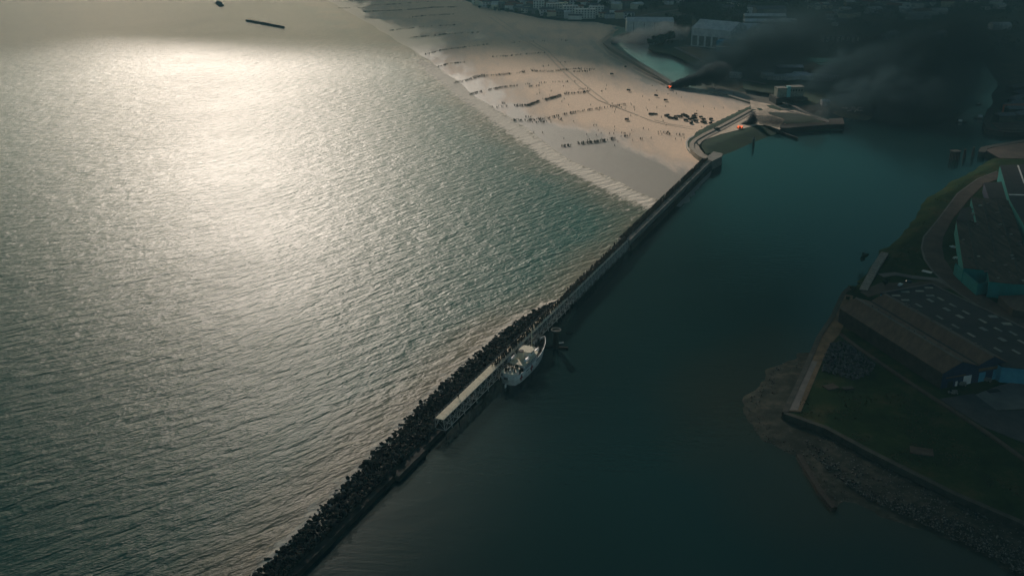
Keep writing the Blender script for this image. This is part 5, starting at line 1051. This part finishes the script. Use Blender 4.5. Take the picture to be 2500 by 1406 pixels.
def at_depth(px, py, ground_px, ground_py):
    """point on the photo ray above the given ground point's distance: where smoke risen from there hangs"""
    g0 = Vector(P(ground_px, ground_py, 0)); u = (px - 1250) / F; v = (py - 703) / F
    d = Vector((u, math.cos(PITCH) - v * math.sin(PITCH), -math.sin(PITCH) - v * math.cos(PITCH))); t = g0.y / d.y
    return Vector((0, 0, H)) + d * t
def plume(label, puffs, dens, col, ground, scale=2.0, edge=.35, name='smoke_plume'):
    r = empty(name, P(*ground, 0), label=label, cat='smoke')
    for i, (px, py, rx, ry, rz, gy) in enumerate(puffs):
        c = at_depth(px, py, px, gy); me = puff_mesh(); me.materials.append(smoke_mat('smoke', dens[i] if isinstance(dens, (list, tuple)) else dens, col, edge=edge, seed=i + len(label), scale=scale, size=(rx + ry + rz) / 3, amp=2.6 if edge < .2 else 1.9))
        o = bpy.data.objects.new('smoke_puff', me); C.objects.link(o); o.parent = r; o.location = c - r.location; o.scale = (rx, ry, rz); o.rotation_euler = (0, -R(18), rnd.uniform(-.2, .2))
    return r
plume('narrow black smoke plume rising from the burning wreck on the sand', [(1645, 209, 6, 4, 4, 216), (1663, 203, 9, 6, 5, 216), (1686, 198, 12, 8, 6.5, 216), (1712, 191, 15, 10, 8, 216), (1742, 182, 20, 14, 13, 214)], [1.6, 1.2, .8, .5, .22], (.07, .09, .10), (1635, 216), 2.6, .12)
plume('thick black smoke knot above the burning wreck behind the green bank', [(1812, 311, 4.5, 4, 4, 314), (1823, 304, 7.5, 4, 4, 314), (1837, 297, 6, 4.5, 7, 314), (1838, 286, 4, 3.5, 6, 314)], [1.0, .8, .6, .5], (.04, .055, .07), (1806, 314), 2.0, .3)
plume('drifting brown smoke smear over the headland', [(1870, 292, 18, 12, 12, 305), (1905, 296, 26, 14, 9, 308), (1960, 290, 40, 20, 14, 308)], [.05, .035, .03], (.10, .11, .11), (1870, 300), 2.2, .4)
plume('broad black smoke bank rolling over the marsh and the industrial yard', [(1800, 150, 70, 40, 30, 185), (1870, 130, 85, 50, 38, 180), (1960, 100, 120, 60, 45, 170), (1840, 190, 60, 34, 18, 205), (2060, 60, 150, 80, 55, 150), (2180, 40, 180, 90, 60, 140)], [.045, .04, .012, .03, .004, .003], (.05, .085, .10), (1780, 190), 2.2, .3)
plume('huge black smoke bank over the marina and inner harbour at the upper right', [(2090, 185, 70, 40, 32, 230), (2130, 240, 60, 36, 26, 275), (2200, 200, 80, 45, 34, 250), (2270, 150, 90, 50, 45, 240), (2230, 265, 55, 34, 24, 290), (2340, 90, 130, 60, 55, 200), (2420, 40, 150, 80, 70, 170), (2300, 230, 70, 40, 26, 275), (2180, 120, 90, 50, 38, 190), (2440, 180, 70, 50, 40, 240)], [.055, .06, .045, .04, .045, .006, .003, .03, .016, .010], (.05, .085, .10), (2100, 290), 2.2, .3)
st = plume('low white steam cloud drifting over the channel below the pale hall', [(1555, 95, 62, 34, 14, 104), (1625, 90, 42, 28, 15, 102)], [.06, .05], (1, 1, 1), (1500, 98), 1.8, .5, name='steam_cloud')

M['sky_sheen'] = mat('shallow channel water with painted sky sheen', (.22, .205, .17), (.34, .32, .27), .02, .18, .02, .5, spec=.5)  # pale base colour stands in for the bright sky reflected in the channel
# ------------------------------------------------------------------ SHADE_CLOUDS unseen overhead; far ones follow the shadow line, others added for shade
def cloud(label, gx, gy, rx, ry, alt, n, seed, core=.78, thick=90):
    g = random.Random(seed); k = alt / math.tan(R(SUN_EL)); cx_, cy_ = gx + math.sin(R(SUN_AZ)) * k, gy + math.cos(R(SUN_AZ)) * k
    b = MB()
    for i in range(n):
        a = g.uniform(0, 6.3); q = g.random() ** .5; s = g.uniform(.20, .34) * (1 if core > .5 else .62); x, y = math.cos(a) * q, math.sin(a) * q; vs_, fs = ICO[2]; r = min(rx, ry) * s
        b.add([(x * rx * .88 + v[0] * r * (1 + .25 * mnoise.noise(Vector(v) * 2 + Vector((i, 0, 0)))), y * ry * .88 + v[1] * r * (1 + .25 * mnoise.noise(Vector(v) * 2 + Vector((0, i, 0)))), v[2] * r * .35 * (1 if v[2] > 0 else .4)) for v in vs_], fs)
    b.ico((0, 0, 0), 1, .05, 3, (rx * core, ry * core, thick * .5))
    m = mat('shade cloud vapour', (.55, .58, .60)); o = b.build('cloud', m, None, True); o.location = (cx_, cy_, alt); o['kind'] = 'structure'; return o
SHADE_CLOUDS = [(840, 470, 620, 620, 900, 40, 1), (100, 1660, 1500, 500, 1000, 60, 2), (575, 1010, 250, 340, 900, 24, 7), (-760, 1230, 340, 190, 1500, 26, 6, .5), (-330, 1060, 460, 230, 2600, 18, 9, .05), (-420, -40, 560, 500, 2600, 44, 3, .85), (410, 250, 390, 330, 850, 20, 4)]
for args in SHADE_CLOUDS: cloud('cloud', *args)

# ------------------------------------------------------------------ HAZE
b = MB(); b.hexa([(-7000, -600, -3), (7000, -600, -3), (7000, 12500, -3), (-7000, 12500, -3)], [(-7000, -600, 260), (7000, -600, 260), (7000, 12500, 260), (-7000, 12500, 260)])
hz = bpy.data.materials.new('haze air'); hz.use_nodes = True; n = hz.node_tree; n.nodes.clear(); o_ = n.nodes.new('ShaderNodeOutputMaterial'); v = n.nodes.new('ShaderNodeVolumePrincipled')
v.inputs['Color'].default_value = (.45, .86, .92, 1); v.inputs['Density'].default_value = .00015; v.inputs['Anisotropy'].default_value = -.25; n.links.new(v.outputs[0], o_.inputs['Volume'])
hzo = b.build('haze', hz); tag(hzo, 'thin haze over the whole bay', 'haze', kind='stuff')

sheet('channel', [(1500, 98), (1530, 128), (1640, 207), (1700, 220), (1762, 228), (1830, 250), (1872, 260), (1905, 266), (1960, 272), (1905, 246), (1847, 222), (1750, 202), (1740, 188), (1735, 168), (1637, 128), (1585, 108), (1605, 82), (1520, 80)], M['sky_sheen'], .03)
